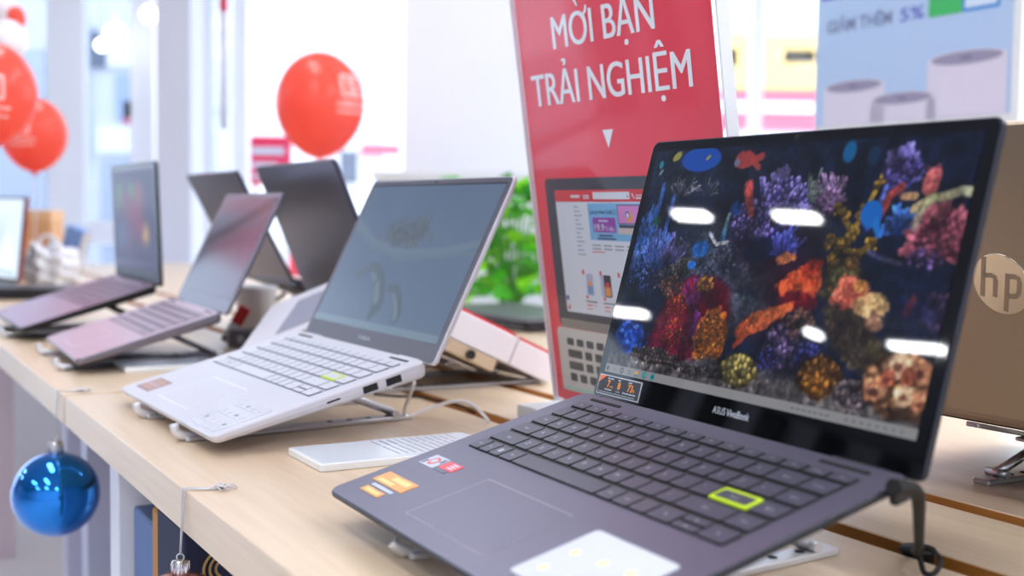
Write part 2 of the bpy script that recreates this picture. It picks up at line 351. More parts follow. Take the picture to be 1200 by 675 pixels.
    for x, y, r, k in ((278, 44, 8, 0), (292, 60, 9, 1), (308, 58, 8, 0), (300, 44, 7, 1), (313, 42, 7, 0), (286, 52, 6, 2), (300, 54, 6, 2)): B(x, y, r, r*.85, ((196, 120, 84), (222, 178, 140), (160, 80, 60))[k], soft=.14, rag=.2, tex=4, col2=((228, 168, 130), (240, 206, 170), (190, 110, 84))[k], seed=int(x)); B(x-.5, y-1.5, r*.4, r*.3, (92, 44, 34), soft=.4, op=.75)
    # fine mottling: colonies, crevices between them
    nz = c.noise(1.6, 40)*.5+c.noise(3.4, 41)*.5; n2 = c.noise(11, 42)
    c.C *= (np.clip(.50+.92*nz, .42, 1.3)*np.clip(.62+.75*n2, .6, 1.2))[..., None]
    c.C = 255*(np.clip(c.C, 0, 255)/255)**1.10
    g_ = c.C.mean(2, keepdims=True); c.C = g_+(c.C-g_)*.90
    for k in range(420):
        x, y = c.rng.uniform(4, w-4), c.rng.uniform(9, 96)
        q = c.C[min(c.ny-1, int(y/c.px)), min(c.nx-1, int(x/c.px))]
        if q.mean() > 46: c.disc(x, y, c.rng.uniform(.5, 1.1), np.clip(q*c.rng.uniform(1.25, 1.75), 0, 255), .8)
    # fish
    B(66, 187, 23, 9.5, (22, 76, 176), soft=.06); B(36, 190, 5.5, 3.2, (150, 146, 70), ang=.5); B(74, 188, 3, 1.4, (150, 140, 70), ang=.6)
    B(18, 184, 2.6, 3.2, (40, 130, 150)); B(20, 178, 3, 1.4, (120, 140, 150), ang=.8)
    B(116, 185, 11, 6.5, (168, 62, 58), soft=.1, rag=.1, col2=(140, 60, 66)); S([(124, 184), (133, 187)], 2.2, (176, 66, 60), (150, 60, 60), 2.8); S([(124, 184), (132, 179)], 1.8, (176, 66, 60), (150, 60, 60), 2.2); B(108, 183, 3, 3, (110, 110, 140))
    B(245, 147, 9, 8.5, (20, 104, 200), soft=.08, ang=-.7); S([(250, 142), (254, 134)], 3, (26, 120, 214), (26, 120, 214), 1.6); B(215, 187, 5.5, 7, (14, 96, 150)); B(236, 184, 5, 6, (20, 62, 100), op=.6)
    # task bar
    c.rect(0, 0, w, 6.4, (150, 150, 152)); c.rect(0, 6.2, w, 6.6, (110, 112, 120))
    def disc(x, y, r, k): c.disc(x, y, r, k)
    for ix, k in ((3.2, (22, 22, 26)), (44, (30, 140, 190)), (53, (28, 150, 170))): c.rect(ix-1.5 if ix < 5 else -9, 1.6, ix+1.5 if ix < 5 else -8, 4.8, k)
    c.rect(3.05, 1.6, 3.35, 4.8, (150, 150, 152)); c.rect(1.5, 3.05, 5, 3.3, (150, 150, 152))
    c.disc(22, 3.2, 2.0, (40, 40, 46)); c.disc(22, 3.2, 1.3, (150, 150, 152)); c.rect(11.6, 2.4, 14.6, 2.8, (96, 98, 104)); c.rect(30.5, 1.8, 33.5, 4.6, (96, 98, 104)); c.rect(31, 2.3, 33, 4.1, (150, 150, 152))
    c.rect(39, 1.8, 43.4, 4.6, (226, 170, 50)); c.rect(39, 1.6, 43.4, 2.4, (70, 130, 190)); c.disc(51, 3.2, 2.3, (20, 130, 160)); c.disc(51.6, 3.6, 1.1, (80, 206, 150)); c.disc(61, 3.2, 2.3, (24, 150, 160)); c.disc(61, 3.2, 1.1, (12, 80, 110))
    for k, x in enumerate(range(206, 240, 5)): c.rect(x, 2.6, x+3.4, 3.8, (112, 112, 116))
    for k, x in enumerate(range(252, 300, 6)): c.rect(x, 2.2, x+2.4, 4.4, (124, 124, 128))
    return c
def winter_sea_picture(w=306.0, h=174.0):
    """pale grey blue wallpaper with a ship and two leaping dolphins, seen washed out"""
    c = Canvas(w, h, 1.0, (98, 114, 144)); c.mix(np.clip(1-c.Y/h, 0, 1)*.7, (104, 124, 148)); c.mix(np.clip(c.Y/h-.6, 0, 1)*.9, (86, 100, 128))
    c.mix(c.noise(30, 2)*.25, (120, 136, 158))
    c.stroke([(0, 128), (60, 104), (140, 92), (230, 96), (306, 108)], 4, (118, 134, 152)); c.stroke([(0, 120), (70, 97), (150, 84), (306, 98)], 2, (112, 130, 146))
    c.blob(140, 112, 52, 12, (84, 92, 100), soft=.3, rag=.35, tex=12, col2=(112, 116, 120), seed=3)
    for x, y, r in ((100, 118, 9), (120, 124, 10), (142, 120, 12), (164, 128, 9), (176, 120, 8)): c.blob(x, y, r*.8, r, (112, 118, 124), soft=.3, rag=.4, tex=6, col2=(80, 88, 98), seed=int(x))
    c.stroke([(176, 116), (182, 140), (188, 146)], 4, (90, 98, 104), (100, 110, 118), 1); c.stroke([(150, 118), (154, 134)], 2, (92, 100, 108))
    c.stroke([(78, 66), (96, 72), (116, 66), (134, 48), (146, 28)], 4.5, (98, 112, 122), (88, 102, 114), 11); c.stroke([(100, 64), (120, 56), (138, 34)], 2, (128, 142, 150), (122, 136, 146), 5); c.stroke([(120, 60), (112, 44)], 3, (92, 106, 116), (100, 114, 124), 1)
    c.stroke([(154, 50), (172, 50), (188, 38), (200, 20)], 3.5, (94, 108, 118), (86, 100, 112), 8); c.stroke([(172, 44), (188, 32), (198, 18)], 2, (124, 138, 146), (120, 134, 142), 4); c.stroke([(74, 58), (60, 64)], 3, (100, 114, 124)); c.blob(140, 18, 6, 9, (84, 98, 108), soft=.3)
    c.C = c.C*.72+np.array((100, 118, 142))*.28
    c.rect(0, 0, w, 8, (122, 142, 160))
    return c
def dusk_picture(w=306.0, h=174.0, kind=0):
    if kind == 0:
        c = Canvas(w, h, 3.0, (96, 96, 120)); c.mix(np.clip(c.X/w, 0, 1)*.6, (128, 100, 128)); c.mix(np.clip(c.Y/h-.4, 0, 1)*.7, (112, 100, 128))
        c.stroke([(20, 84), (120, 108), (230, 140), (290, 158)], 9, (70, 66, 88)); c.blob(250, 70, 40, 30, (140, 96, 140), soft=.8, op=.5)  # streak and pink right side paint in reflections on the glass
    elif kind == 1:
        c = Canvas(w, h, 3.0, (58, 56, 84))
        for x, y, r, k in ((60, 130, 30, (70, 96, 84)), (120, 110, 40, (96, 60, 84)), (190, 90, 46, (104, 52, 80)), (110, 60, 40, (84, 66, 96)), (240, 60, 22, (150, 120, 80)), (60, 60, 34, (70, 80, 110)), (200, 130, 30, (104, 70, 84)), (150, 140, 20, (66, 104, 84))):
            c.blob(x, y, r, r*.8, k, soft=.5, rag=.4, tex=16, seed=int(x))
        c.rect(0, 0, w, 16, (74, 74, 100))
    else:
        c = Canvas(w, h, 3.0, (214, 228, 246)); c.mix(np.clip(.5-c.Y/h, 0, 1)*1.2, (240, 246, 255)); c.blob(180, 110, 60, 40, (190, 206, 236), soft=.6); c.blob(250, 60, 30, 50, (236, 240, 250), soft=.5)
        c.stroke([(0, 30), (120, 22), (306, 10)], 6, (176, 196, 222))
    return c
# ------------------------------------------------------------------ shared materials
M_silver = mat('brushed_silver', (196, 197, 202), .32, .9)
M_silver_white = mat('pale_silver', (222, 222, 226), .38, .55)
M_black = mat('black_plastic', (18, 19, 23), .4)
M_rubber = mat('black_rubber', (14, 14, 15), .7)
M_hole = mat('dark_hole', (30, 28, 28), .8)
M_white = mat('white_plastic', (220, 220, 226), .35)
M_white_paper = mat('white_paper', (206, 209, 219), .7)
M_red = mat('shop_red', (226, 40, 54), .35)
M_maple = wood('maple_board', (216, 190, 160), (226, 203, 175), .30)
M_maple_edge = wood('maple_edge', (182, 118, 52), (204, 140, 70), .5)

# ------------------------------------------------------------------ laptops
def key_layout():
    p = .0182; x0 = .0205; rows = []
    def row(v, h, widths, legends):
        x = x0; out = []
        for w, l in zip(widths, legends): out.append((x, v, w*p if w < 5.6 else w, h, l)); x += w*p
        return out
    H = .0149
    K = []
    K += row(.1000, H, [.85, .8, .8, 1.0, 5.6-.02, .95, .95, .92], ['Ctrl', 'Fn', '', 'Alt', '', 'Alt', 'Ctrl', ''])
    xa = max(k[0]+k[2] for k in K)
    e = x0+.284; cw = .0225
    K.append((xa, .1000, e-.023-cw-xa, H, '<')); K.append((e-.023-cw, .1000, cw, H*.47, 'v')); K.append((e-.023-cw, .1000+H*.53, cw, H*.47, '^')); K.append((e-.023, .1000, .023, H, '>'))
    K += row(.1175, H, [2.0]+[1]*10+[2.34], ['Shift']+list('ZXCVBNM,./')+['Shift']); K.append((e-.023, .1175, .023, H, 'End'))
    K += row(.1350, H, [1.5]+[1]*11, ['Caps']+list("ASDFGHJKL;'")); K.append((x0+.0182*12.5, .1350, .0182*1.84, H, 'Enter')); K.append((e-.023, .1350, .023, H, 'PgDn'))
    K += row(.1525, H, [1.2]+[1]*12+[1.14], ['Tab']+list('QWERTYUIOP[]')+['\\']); K.append((e-.023, .1525, .023, H, 'PgUp'))
    K += row(.1700, H, [.84]+[1]*12+[1.5], ['`']+list('1234567890-=')+['Back']); K.append((e-.023, .1700, .023, H, 'Home'))
    f = .284/15
    for i, l in enumerate(['Esc']+['F%d' % k for k in range(1, 13)]+['PrtSc', 'Del']): K.append((x0+i*f, .1872, f, .0098, l))
    return K
def screen_frame(W, H): return .0035, .0035, W-.0035, H-.0035
def laptop(name, label, q, sc, body, deck, key, key_side, legend, back, bezel, bezel_label=None, group=None, canvas=None, smat=None, disp=(.009, .021), keys=True, slim=False, thick=(.0095, .0140), base_only=False, plate=None):
    D, H, d0, n0, W = .2143534*sc, .2032081*sc, .005177*sc, -.0054525*sc, .3247*sc
    x, y, z, yaw, tilt, lid_a = q
    root = empty(name, (x, y, z), (tilt, 0, yaw)); tag(root, label, 'laptop', group)
    # base: a slab tapering to the front, top deck at z = 0
    r = .009*sc
    def ring(ins, f):
        return [Vector((p.x, p.y, f(p.y))) for p in outline(ins, ins, W-ins, D-ins, max(r-ins, .002), 6)]
    th = lambda v: thick[0]+(thick[1]-thick[0])*v/D
    mb = MB()
    R = [ring(.004, lambda v: -th(v)), ring(.0012, lambda v: -th(v)*.80), ring(.0, lambda v: -th(v)*.5), ring(.0, lambda v: -.0011), ring(.0009, lambda v: 0.0)]
    if slim: R = [ring(.016, lambda v: -th(v)), ring(.0045, lambda v: -.0068), ring(.0006, lambda v: -.0044), ring(.0, lambda v: -.0034), ring(.0, lambda v: -.0011), ring(.0009, lambda v: 0.0)]
    mb.rings(R, 0, True, False); mb.add(R[-1], [tuple(range(len(R[-1])))], 1)
    base = mb.build('base', [body, deck], root)
    # touchpad with a faint rim
    s = sc
    tp = MB(); tp.slab(.0968*s, .0158*s, .2003*s, .0768*s, -.0003, .00018, .002, 0, 0); tp.slab(.0978*s, .0168*s, .1993*s, .0758*s, -.0003, .00026, .0015, 0, 1)
    tp.build('touchpad', [M_rim(deck), deck], root)
    # keyboard
    kb = MB(); kb.slab(.0212*s, .1003*s, .3038*s, .1966*s, -.0003, .0002, .0015, 0, 0)
    K = key_layout()
    if not keys:
        for (u, v, w, h, l) in K: kb.slab((u+.0009)*s, (v+.0005)*s, (u+w-.0009)*s, (v+h-.0005)*s, .0001, .0011, .0012, .0003, 1, 2)
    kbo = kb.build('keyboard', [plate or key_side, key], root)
    if keys:
        for (u, v, w, h, l) in K:
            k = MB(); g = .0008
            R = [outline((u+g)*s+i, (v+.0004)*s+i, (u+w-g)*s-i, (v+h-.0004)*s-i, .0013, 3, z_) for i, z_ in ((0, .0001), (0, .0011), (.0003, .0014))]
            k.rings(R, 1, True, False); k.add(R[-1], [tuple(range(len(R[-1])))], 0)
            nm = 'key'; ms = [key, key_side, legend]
            if l == 'Enter':
                nm = 'enter_key'; ms = [key, M_lime, legend]; k = MB()
                R = [outline((u+g)*s+i, (v+.0004)*s+i, (u+w-g)*s-i, (v+h-.0004)*s-i, .0016, 4, z_) for i, z_ in ((0, .0001), (0, .0012), (.0003, .0016), (.0024, .0016))]
                k.rings(R, 1, True, False); R2 = R[-1]; k.add([p+Vector((0, 0, 0)) for p in R2], [tuple(range(len(R2)))], 0)
            if l in '<>v^' and len(l) == 1:
                cx, cy = (u+w/2)*s, (v+h/2)*s; a = {'>': 0, '^': PI/2, '<': PI, 'v': -PI/2}[l]
                k.add([(cx+.0013*math.cos(a+t), cy+.0013*math.sin(a+t), .00147) for t in (0, 2.2, -2.2)], [(0, 1, 2)], 2)
            elif l == '' and w < .02 and u < .1:
                for i in (0, 1):
                    for j in (0, 1): k.slab((u+w/2-.0021+i*.0022)*s, (v+h/2-.0021+j*.0022)*s, (u+w/2-.0001+i*.0022)*s, (v+h/2-.0001+j*.0022)*s, .0013, .00147, 0, 0, 2)
            elif l:
                text_into(k, l, (u+.0058)*s if len(l) == 1 else (u+w/2)*s, (v+h*.42)*s, (.0036 if len(l) == 1 else .0022)*s, None, .00166 if l == 'Enter' else .00147, .0, 2, centre=len(l) > 1, res=1)
            o = k.build(nm, ms, kbo)
            if nm == 'enter_key': o['label'] = 'key with a lime green rim'
    # hinges
    for a, b in ((.0223, .0610), (.2637, .3024)):
        hg = MB(); hg.slab(a*s, D-.0105*s, b*s, D-.0075*s, -.0003, .0007, .001, .0003, 1); hg.tube([(a*s, D+.0005, -.0045*s), (b*s, D+.0005, -.0045*s)], .0042*s, 10); hg.build('hinge', [M_black if body is not M_lap2 else M_lap2, M_rubber], root)
    # rubber feet
    for a, b, c, d in ((.03, .012, .06, .018), (.265, .012, .295, .018), (.04, .19, .285, .196)):
        ft = MB(); ft.slab(a*s, b*s, c*s, d*s, -th(b*s)-.0012, -th(b*s)+.002, .002, .0003); ft.build('rubber_foot', M_rubber, root)
    # lid
    L = MB(); t = .0056*s
    rr = .006*s
    Rg = [outline(i, i*.6, W-i, H-i, rr, 5, z_) for i, z_ in ((.0016, -t), (.0, -t+.0018), (0, -.0006), (.0006, 0.0))]
    L.add(Rg[0], [tuple(range(len(Rg[0])))[::-1]], 1); L.rings(Rg, 0, False, True)
    lid = L.build('lid', [body, back], root, (0, D+d0, n0), (lid_a, 0, 0))
    bz = MB(); bz.slab(.0012*s, .0010*s, W-.0012*s, H-.0012*s, -.0004, .0003, rr, 0); b = bz.build('bezel', bezel, lid)
    cam = MB(); cam.lathe([(.0016*s, .0002), (.0016*s, .00045), (.0007*s, .00052)], 12, 0, Matrix.Translation((W/2+.0008, H-.0042*s, 0))); cam.build('webcam', mat('lens_glass', (10, 12, 20), .1), lid)
    if canvas is not None:
        o = canvas.grid('display', smat, lid, disp[0]*s, disp[1]*s, .0006)
        if sc != 1: o.scale = (1, 1, 1)
    return root, base, lid
def M_rim(deck):
    n = deck.name+'_edge_line'
    if n in MATS: return MATS[n]
    c = deck.node_tree.nodes['Principled BSDF'].inputs['Base Color'].default_value
    m = mat(n, (200, 200, 210), .3, .3); m.node_tree.nodes['Principled BSDF'].inputs['Base Color'].default_value = tuple(min(1, v*1.5+.04) for v in c[:3])+(1,)
    return m
def stand(label, q, sc=1.0, hv=0.0, v0=.016, rail_end=.245, strut_top=.150, us=((.105, .112), (.236, .224)), th=(.0095, .0140), m=None, group='folding laptop stands on the wooden table'):
    """folding aluminium laptop riser: flat rails on the table, sloped arms under the laptop, struts"""
    m = m or M_silver
    x, y, z, yaw, tilt, _ = q
    root = empty('laptop_stand', (x, y, 0), (0, 0, yaw)); tag(root, label, 'laptop stand', group)
    D = .2143534*sc; ct, sn = math.cos(tilt), math.sin(tilt)
    def under(v):                                                   # underside of the laptop above horizontal distance v
        b = v/ct; return z + v*math.tan(tilt) - (th[0]+(th[1]-th[0])*b/D)/ct - .0015
    for ua, ub in us:
        ua *= sc; ub *= sc
        r = MB(); r.bar((ua, -.008+hv, .0024), (ub, rail_end*sc, .0024), .017, .0044)
        for k in range(4):
            f = .62+.09*k; px, py = ua+(ub-ua)*f, rail_end*sc*f
            r.lathe([(.0032, .0042), (.0032, .0049)], 10, 1, Matrix.Translation((px, py, 0)))
        ro = r.build('base_rail', [m, M_hole], root)
        h = MB(); h.tube(smooth_path([(ua, .004+hv, .0036), (ua, -.008+hv, .0044), (ua-.001, -.0145+hv, .0085), (ua-.002, -.0165+hv, min(.0165, under(max(0, hv-.0165))-.004) if hv > .0165 else .0165)], 5), [.0044]*15+[.0036], 10)
        h.build('front_hook', [M_silver_white], root)
        a = MB(); v1 = .185*sc
        a.bar((ua, v0, under(v0)-.0022), (ub, v1, under(v1)-.0022), .013, .004); a.build('support_arm', m, root)
        s = MB(); vt = strut_top*sc; s.tube([(ub, (rail_end-.02)*sc, .008), (ub, vt, under(vt)-.006)], .0042, 10); s.tube([(ub-.010, (rail_end-.02)*sc, .0075), (ub+.010, (rail_end-.02)*sc, .0075)], .0036, 10); s.build('strut', m, root)
    (a0, b0), (a1, b1) = us
    c = MB(); vm = .13*sc; c.bar((a0*sc, vm, under(vm)-.0062), (a1*sc, vm, under(vm)-.0062), .014, .003); c.build('cross_bar', m, root)
    return root

M_lime = mat('lime_rim', (196, 226, 16), .4)
M_lap1 = mat('indie_black_metal', (72, 76, 94), .42, .55, noise=.06, nscale=60)
M_deck1 = mat('indie_black_deck', (104, 101, 120), .40, .55)
M_key1 = mat('dark_keycap', (70, 70, 86), .38, .1); M_key1s = mat('dark_key_gap_shade', (10, 11, 15), .5)  # near-black key sides and plate paint in the shadow of the gaps
M_leg1 = mat('key_legend_grey', (186, 188, 200), .5)
M_bez1 = mat('black_glass_bezel', (8, 9, 12), .03, spec=.5, ior=1.5)
M_lap2 = mat('dreamy_white', (210, 209, 217), .38, .15); M_deck2 = mat('dreamy_white_deck', (208, 208, 218), .38, .1)
M_key2 = mat('white_keycap', (208, 210, 221), .4); M_key2s = mat('white_keycap_side_shade', (120, 122, 136), .5); M_leg2 = mat('key_legend_pale', (170, 172, 184), .5)  # grey sides of the white keys paint in gap shade
M_bez2 = mat('grey_bezel', (84, 82, 92), .35)
M_lapG = mat('grey_metal', (128, 124, 138), .35, .7); M_lapD = mat('dark_metal', (70, 68, 84), .36, .6)
M_backD = mat('dark_lid', (92, 94, 116), .3, .85); M_bezD = mat('dark_bezel', (30, 29, 36), .25)
M_hp = mat('bronze_lid', (176, 158, 138), .40, .65); M_lapK = mat('black_body', (24, 24, 30), .4, .2)

Q1 = (-.12442674, .80875968, .0239999, -1.06932741, .25849247, 1.04903154)
Q2 = (-.42674028, 1.29561040, .0179261, -1.01830475, .25666684, .85579863)
Q3 = (-.68929420, 1.76191946, .02028596, -1.07753264, .29161488, .83168491)
Q4 = (-.93370583, 2.14326615, .02344538, -1.03937282, .29525177, 1.31494255)
QA = (-.17755409, 2.07810909, .02676385, 2.07777226, .34787980, .73663545)
QB = (.04775489, 1.68891171, .02420847, 2.06384948, .26635588, .90416620)
QH = (.67629636, .83478827, .02273853, 2.10597049, .21862247, 1.03072116)

# --- the black laptop in front
lap1, base1, lid1 = laptop('laptop', 'dark grey laptop nearest the front, coral reef picture on its screen and lime enter key', Q1, 1.0, mat('indie_black_side', (34, 37, 50), .4, .3), M_deck1, M_key1, M_key1s, M_leg1, M_lap1, M_bez1, slim=True, thick=(.0095, .0130),
    canvas=reef_picture(), smat=screen_mat('reef_display', .43, .02, 1.42), plate=M_key1s)
stand('silver folding stand under the front dark laptop', Q1, hv=.024, rail_end=.266, us=((.098, .105), (.232, .205)), m=M_silver_white)
def decal(name, parent, m, shapes, z=.0003, lab=None):
    b = MB(); shapes(b); o = b.build(name, m, parent)
    if lab: o['label'] = lab
    return o
W_, B_ = M_white_paper, M_black
gold = mat('gold_foil', (226, 158, 84), .3, .35, noise=.35, nscale=70); goldp = mat('pale_gold', (240, 206, 130), .35, .3)
steel_tag = mat('pale_blue_grey_foil', (190, 196, 216), .3, .3)
def st_gold(b):
    b.slab(.0129, .0284, .0618, .0424, 0, .0003, .001, 0, 0); b.slab(.018, .0300, .042, .0335, .0002, .0004, .0005, 0, 1); b.slab(.030, .0352, .056, .0402, .0002, .0004, .0005, 0, 1)
decal('sticker', lap1, [gold, goldp], st_gold, lab='orange and gold foil sticker')
decal('sticker', lap1, steel_tag, lambda b: b.slab(.0235, .0232, .0560, .0262, 0, .0003, .0005, 0), lab='thin pale foil strip')
decal('sticker', lap1, [gold, goldp], lambda b: (b.slab(.0228, .0150, .0528, .0215, 0, .0003, .0008, 0), b.slab(.027, .0165, .049, .0198, .0002, .0004, .0005, 0, 1)), lab='small gold foil sticker')
def st_cpu(b):
    b.slab(.0157, .0632, .0375, .0782, 0, .0003, .0006, 0, 0)
    b.lathe([(.0052, .0001), (.0052, .0004)], 20, 1, Matrix.Translation((.0262, .0706, 0))); b.lathe([(.0030, .0001), (.0030, .0005)], 20, 0, Matrix.Translation((.0262, .0706, 0)))
    b.slab(.0168, .0645, .0200, .0700, .0001, .0004, 0, 0, 2); b.slab(.0325, .0710, .0362, .0765, .0001, .0004, 0, 0, 2)
decal('sticker', lap1, [steel_tag, mat('orange_ink', (220, 90, 60), .4), mat('slate_ink', (92, 98, 120), .4)], st_cpu, lab='silver square chip sticker with an orange ring')
def st_red(b):
    b.slab(.0395, .0668, .0600, .0772, 0, .0003, .0006, 0, 0); b.slab(.0395, .0630, .0560, .0664, 0, .0003, .0004, 0, 2)
    for k in range(3): b.slab(.0480, .0690+k*.0026, .0560, .0706+k*.0026, .0002, .0004, 0, 0, 1)
decal('sticker', lap1, [mat('red_ink', (228, 70, 84), .4), M_white_paper, mat('slate_ink')], st_red, lab='red chip sticker')
def st_wht(b):
    b.slab(.2298, .0170, .3055, .0742, 0, .00035, .003, 0, 0)
    for u, v in ((.244, .030), (.268, .030), (.289, .031), (.244, .050), (.268, .052), (.290, .054)): b.lathe([(.0034, .0002), (.0034, .00042)], 14, 1, Matrix.Translation((u, v, 0))); b.slab(u-.007, v-.0085, u+.007, v-.0065, .0002, .00042, 0, 0, 2)
decal('feature_sticker', lap1, [M_white_paper, mat('pale_yellow_ink', (236, 226, 176), .6), mat('pale_grey_ink', (206, 210, 222), .6)], st_wht, lab='large white feature sticker with faint yellow icons')
# ports and speaker slit along the right edge of the base
for a, b in ((.060, .066), (.074, .080), (.100, .112), (.128, .142), (.150, .164), (.176, .186)):
    pm = MB(); th = .0095+.0045*a/.2143
    pm.slab(-b, -.0034, -a, -.0013, 0, .0005, .0006, 0); o = pm.build('port', M_hole, base1, (.32435, 0, 0), (PI/2, 0, PI/2)); o.rotation_euler = Euler((PI/2, 0, PI/2)); o.location = (.3244, 0, 0); o.scale = (-1, 1, 1)
# lettering and spec sticker on the bezel
def logo1(b): text_into(b, 'ASUS', .1440, .0098, .0046, .0128, .0006, .0, 0); text_into(b, 'VivoBook', .1582, .0098, .0046, .0225, .0006, .012, 0)
decal('logo', lid1, mat('logo_silver', (196, 198, 206), .4), logo1)
def spec(b):
    b.slab(.0048, .0037, .0602, .0187, .0002, .0007, .0003, 0, 0); b.slab(.0056, .0045, .0594, .0179, .0005, .0009, 0, 0, 1)
    b.add([(.0056, .0179, .00095), (.0056, .0122, .00095), (.0140, .0179, .00095)], [(0, 1, 2)], 2)
    text_into(b, '7', .0172, .0098, .0050, None, .00095, .03, 3); text_into(b, 'nm', .0212, .0098, .0014, .0040, .00095, .02, 3)
    text_into(b, '8', .0310, .0098, .0050, None, .00095, .03, 3); text_into(b, '73', .0440, .0098, .0050, None, .00095, .03, 3); text_into(b, '%', .0512, .0098, .0022, None, .00095, .02, 3)
    text_into(b, 'Core', .0300, .0072, .0016, .0054, .00095, 0, 0)
    for x0, x1, y in ((.0165, .0255, .0158), (.0305, .0345, .0158), (.044, .049, .0158), (.015, .0255, .0074), (.039, .056, .0074), (.0075, .056, .0054)):
        for k in range(int((x1-x0)/.0012)): b.slab(x0+k*.0012, y, x0+k*.0012+.0008, y+(.0010 if y > .006 else .0005), .0008, .00095, 0, 0, 0)
decal('spec_sticker', lid1, [M_white_paper, mat('sticker_black', (26, 24, 30), .4), mat('sticker_orange', (240, 120, 50), .4), mat('numeral_orange', (246, 150, 50), .4)], spec, lab='small black sticker with white border and orange numerals 7nm 8 73%')

# --- the white laptop
lap2, base2, lid2 = laptop('laptop', 'white laptop on a silver stand, ship and dolphins on its blue grey screen', Q2, 1.0, M_lap2, M_deck2, M_key2, M_key2s, M_leg2, M_lap2, M_bez2,
    canvas=winter_sea_picture(), smat=screen_mat('sea_display', .50, .2, 1.4), disp=(.0092, .0205), thick=(.0080, .0150), plate=mat('white_key_gap_shade', (172, 174, 186), .5))  # grey plate paints in the shade between the white keys
stand('silver folding stand under the white laptop', Q2, hv=.008, rail_end=.240, us=((.105, .112), (.240, .224)), th=(.0080, .0150), m=mat('stand_light', (206, 206, 212), .36, .7))
ln = MB(); ln.slab(.0085, .1948, .3160, .1962, .0002, .0006, 0, 0); ln.build('screen_gasket', M_black, lid2)
decal('logo', lid2, mat('logo_grey', (176, 178, 188), .4), lambda b: text_into(b, 'VivoBook', .1440, .0088, .0048, .030, .0006, .012, 0))
def st2(b):
    b.slab(.0190, .0135, .0640, .0415, 0, .0003, .0008, 0, 0)
    for k in range(4): b.slab(.0225+k*.0100, .0165, .0300+k*.0100, .0385, .0002, .0004, 0, 0, 1)
    b.slab(.0225, .0255, .0605, .0285, .0002, .00045, 0, 0, 2)
decal('sticker', lap2, [mat('brown_foil', (160, 122, 122), .35, .2), mat('tan_foil', (196, 156, 136), .35, .2), mat('mauve_foil', (190, 170, 186), .35)], st2, lab='brown foil sticker')
def st2b(b):
    b.slab(.2390, .0062, .3110, .0625, 0, .0003, .002, 0, 0)
    for i in range(4):
        for j in range(3):
            u, v = .249+i*.0165, .018+j*.0175; b.slab(u-.003, v, u+.003, v+.004, .0002, .0004, .001, 0, 1 if (i+j) % 3 else 2); b.slab(u-.006, v-.004, u+.006, v-.0025, .0002, .0004, 0, 0, 1)
decal('feature_sticker', lap2, [mat('clear_white_film', (208, 208, 217), .25), mat('grey_icon_ink', (186, 188, 200), .6), mat('dark_icon_ink', (128, 130, 144), .6)], st2b, lab='clear white sticker with small grey icons')
for a, b, top, bot in ((.1450, .1600, .22, .74), (.1690, .1850, .22, .74), (.108, .1215, .42, .56)):
    th = .0080+.0070*a/.2143; pm = MB(); pm.slab(a, -th*bot, b, -th*top, 0, .0007, .0004, 0)
    o = pm.build('port', M_hole, base2); o.matrix_local = Matrix.Translation((.3244, 0, 0)) @ Matrix(((0, 0, 1, 0), (1, 0, 0, 0), (0, 1, 0, 0), (0, 0, 0, 1)))
for o in [c for c in base1.children if c.name.startswith('port')]:
    o.scale = (1, 1, 1); o.matrix_local = Matrix.Translation((.3244, 0, 0)) @ Matrix(((0, 0, 1, 0), (-1, 0, 0, 0), (0, 1, 0, 0), (0, 0, 0, 1)))

# --- further laptops of the front row
lap3, _, _ = laptop('laptop', 'thin grey purple laptop standing behind the white one, dim greyish screen', Q3, .9, M_lapG, mat('pink_glare_deck', (206, 184, 198), .38, .5), mat('mauve_keys', (166, 150, 164), .4, .3), M_lapD, M_leg1, M_lapG, mat('mauve_bezel', (104, 98, 116), .3), keys=False,  # pinkish deck colour paints in the glare of the screens
    canvas=dusk_picture(275, 157, 0), smat=screen_mat('dim_display_grey', .36, .2, 1.3))
stand('grey folding stand under the grey purple laptop', Q3, .9, us=((.06, .20), (.26, .12)), m=mat('warm_grey_metal', (150, 146, 154), .4, .8))
lap4, _, _ = laptop('laptop', 'black laptop with upright screen of dim coloured corals, second from the far end', Q4, 1.02, M_lapK, mat('plum_glare_deck', (166, 138, 158), .35, .6), mat('plum_keys', (130, 108, 126), .4, .3), M_lapD, M_leg1, M_lapK, M_bezD, keys=False,  # plum deck colour on the black body paints in screen glare
    canvas=dusk_picture(306, 174, 1), smat=screen_mat('dim_display_reef', .8, .15, 1.14))
stand('dark folding stand under the black laptop of dim corals', Q4, 1.02, m=mat('dark_stand_metal', (60, 58, 62), .4, .7))

# --- laptops of the back row, turned away
lapA, _, _ = laptop('laptop', 'smaller dark lid seen from behind, left of the pair leaning forward', QA, 1.0, M_lapD, M_lapD, M_lapD, M_lapD, M_leg1, M_backD, M_bezD, keys=False, canvas=dusk_picture(306, 174, 1), smat=screen_mat('dim_display_coral', .7, .15, 1.3))
stand('stand under the left dark laptop seen from behind', QA, 1.0)
lapB, _, _ = laptop('laptop', 'larger dark lid seen from behind, directly left of the white laptop screen', QB, 1.07, M_lapD, M_lapD, M_lapD, M_lapD, M_leg1, M_backD, M_bezD, keys=False, canvas=dusk_picture(306, 174, 1), smat=screen_mat('dim_display_coral', .7, .15, 1.3))
stand('stand under the right dark laptop seen from behind', QB, 1.07)
lapH, _, lidH = laptop('laptop', 'bronze laptop seen from behind with a round hp emblem, at the right edge', QH, 1.1, M_hp, M_hp, M_lapD, M_lapD, M_leg1, M_hp, M_bezD, keys=False, canvas=dusk_picture(330, 188, 1), smat=screen_mat('dim_display_coral', .7, .15, 1.3))
stand('silver stand with a round strut under the bronze laptop', QH, 1.1, rail_end=.173, strut_top=.10, us=((.09, .10), (.2335, .2335)))
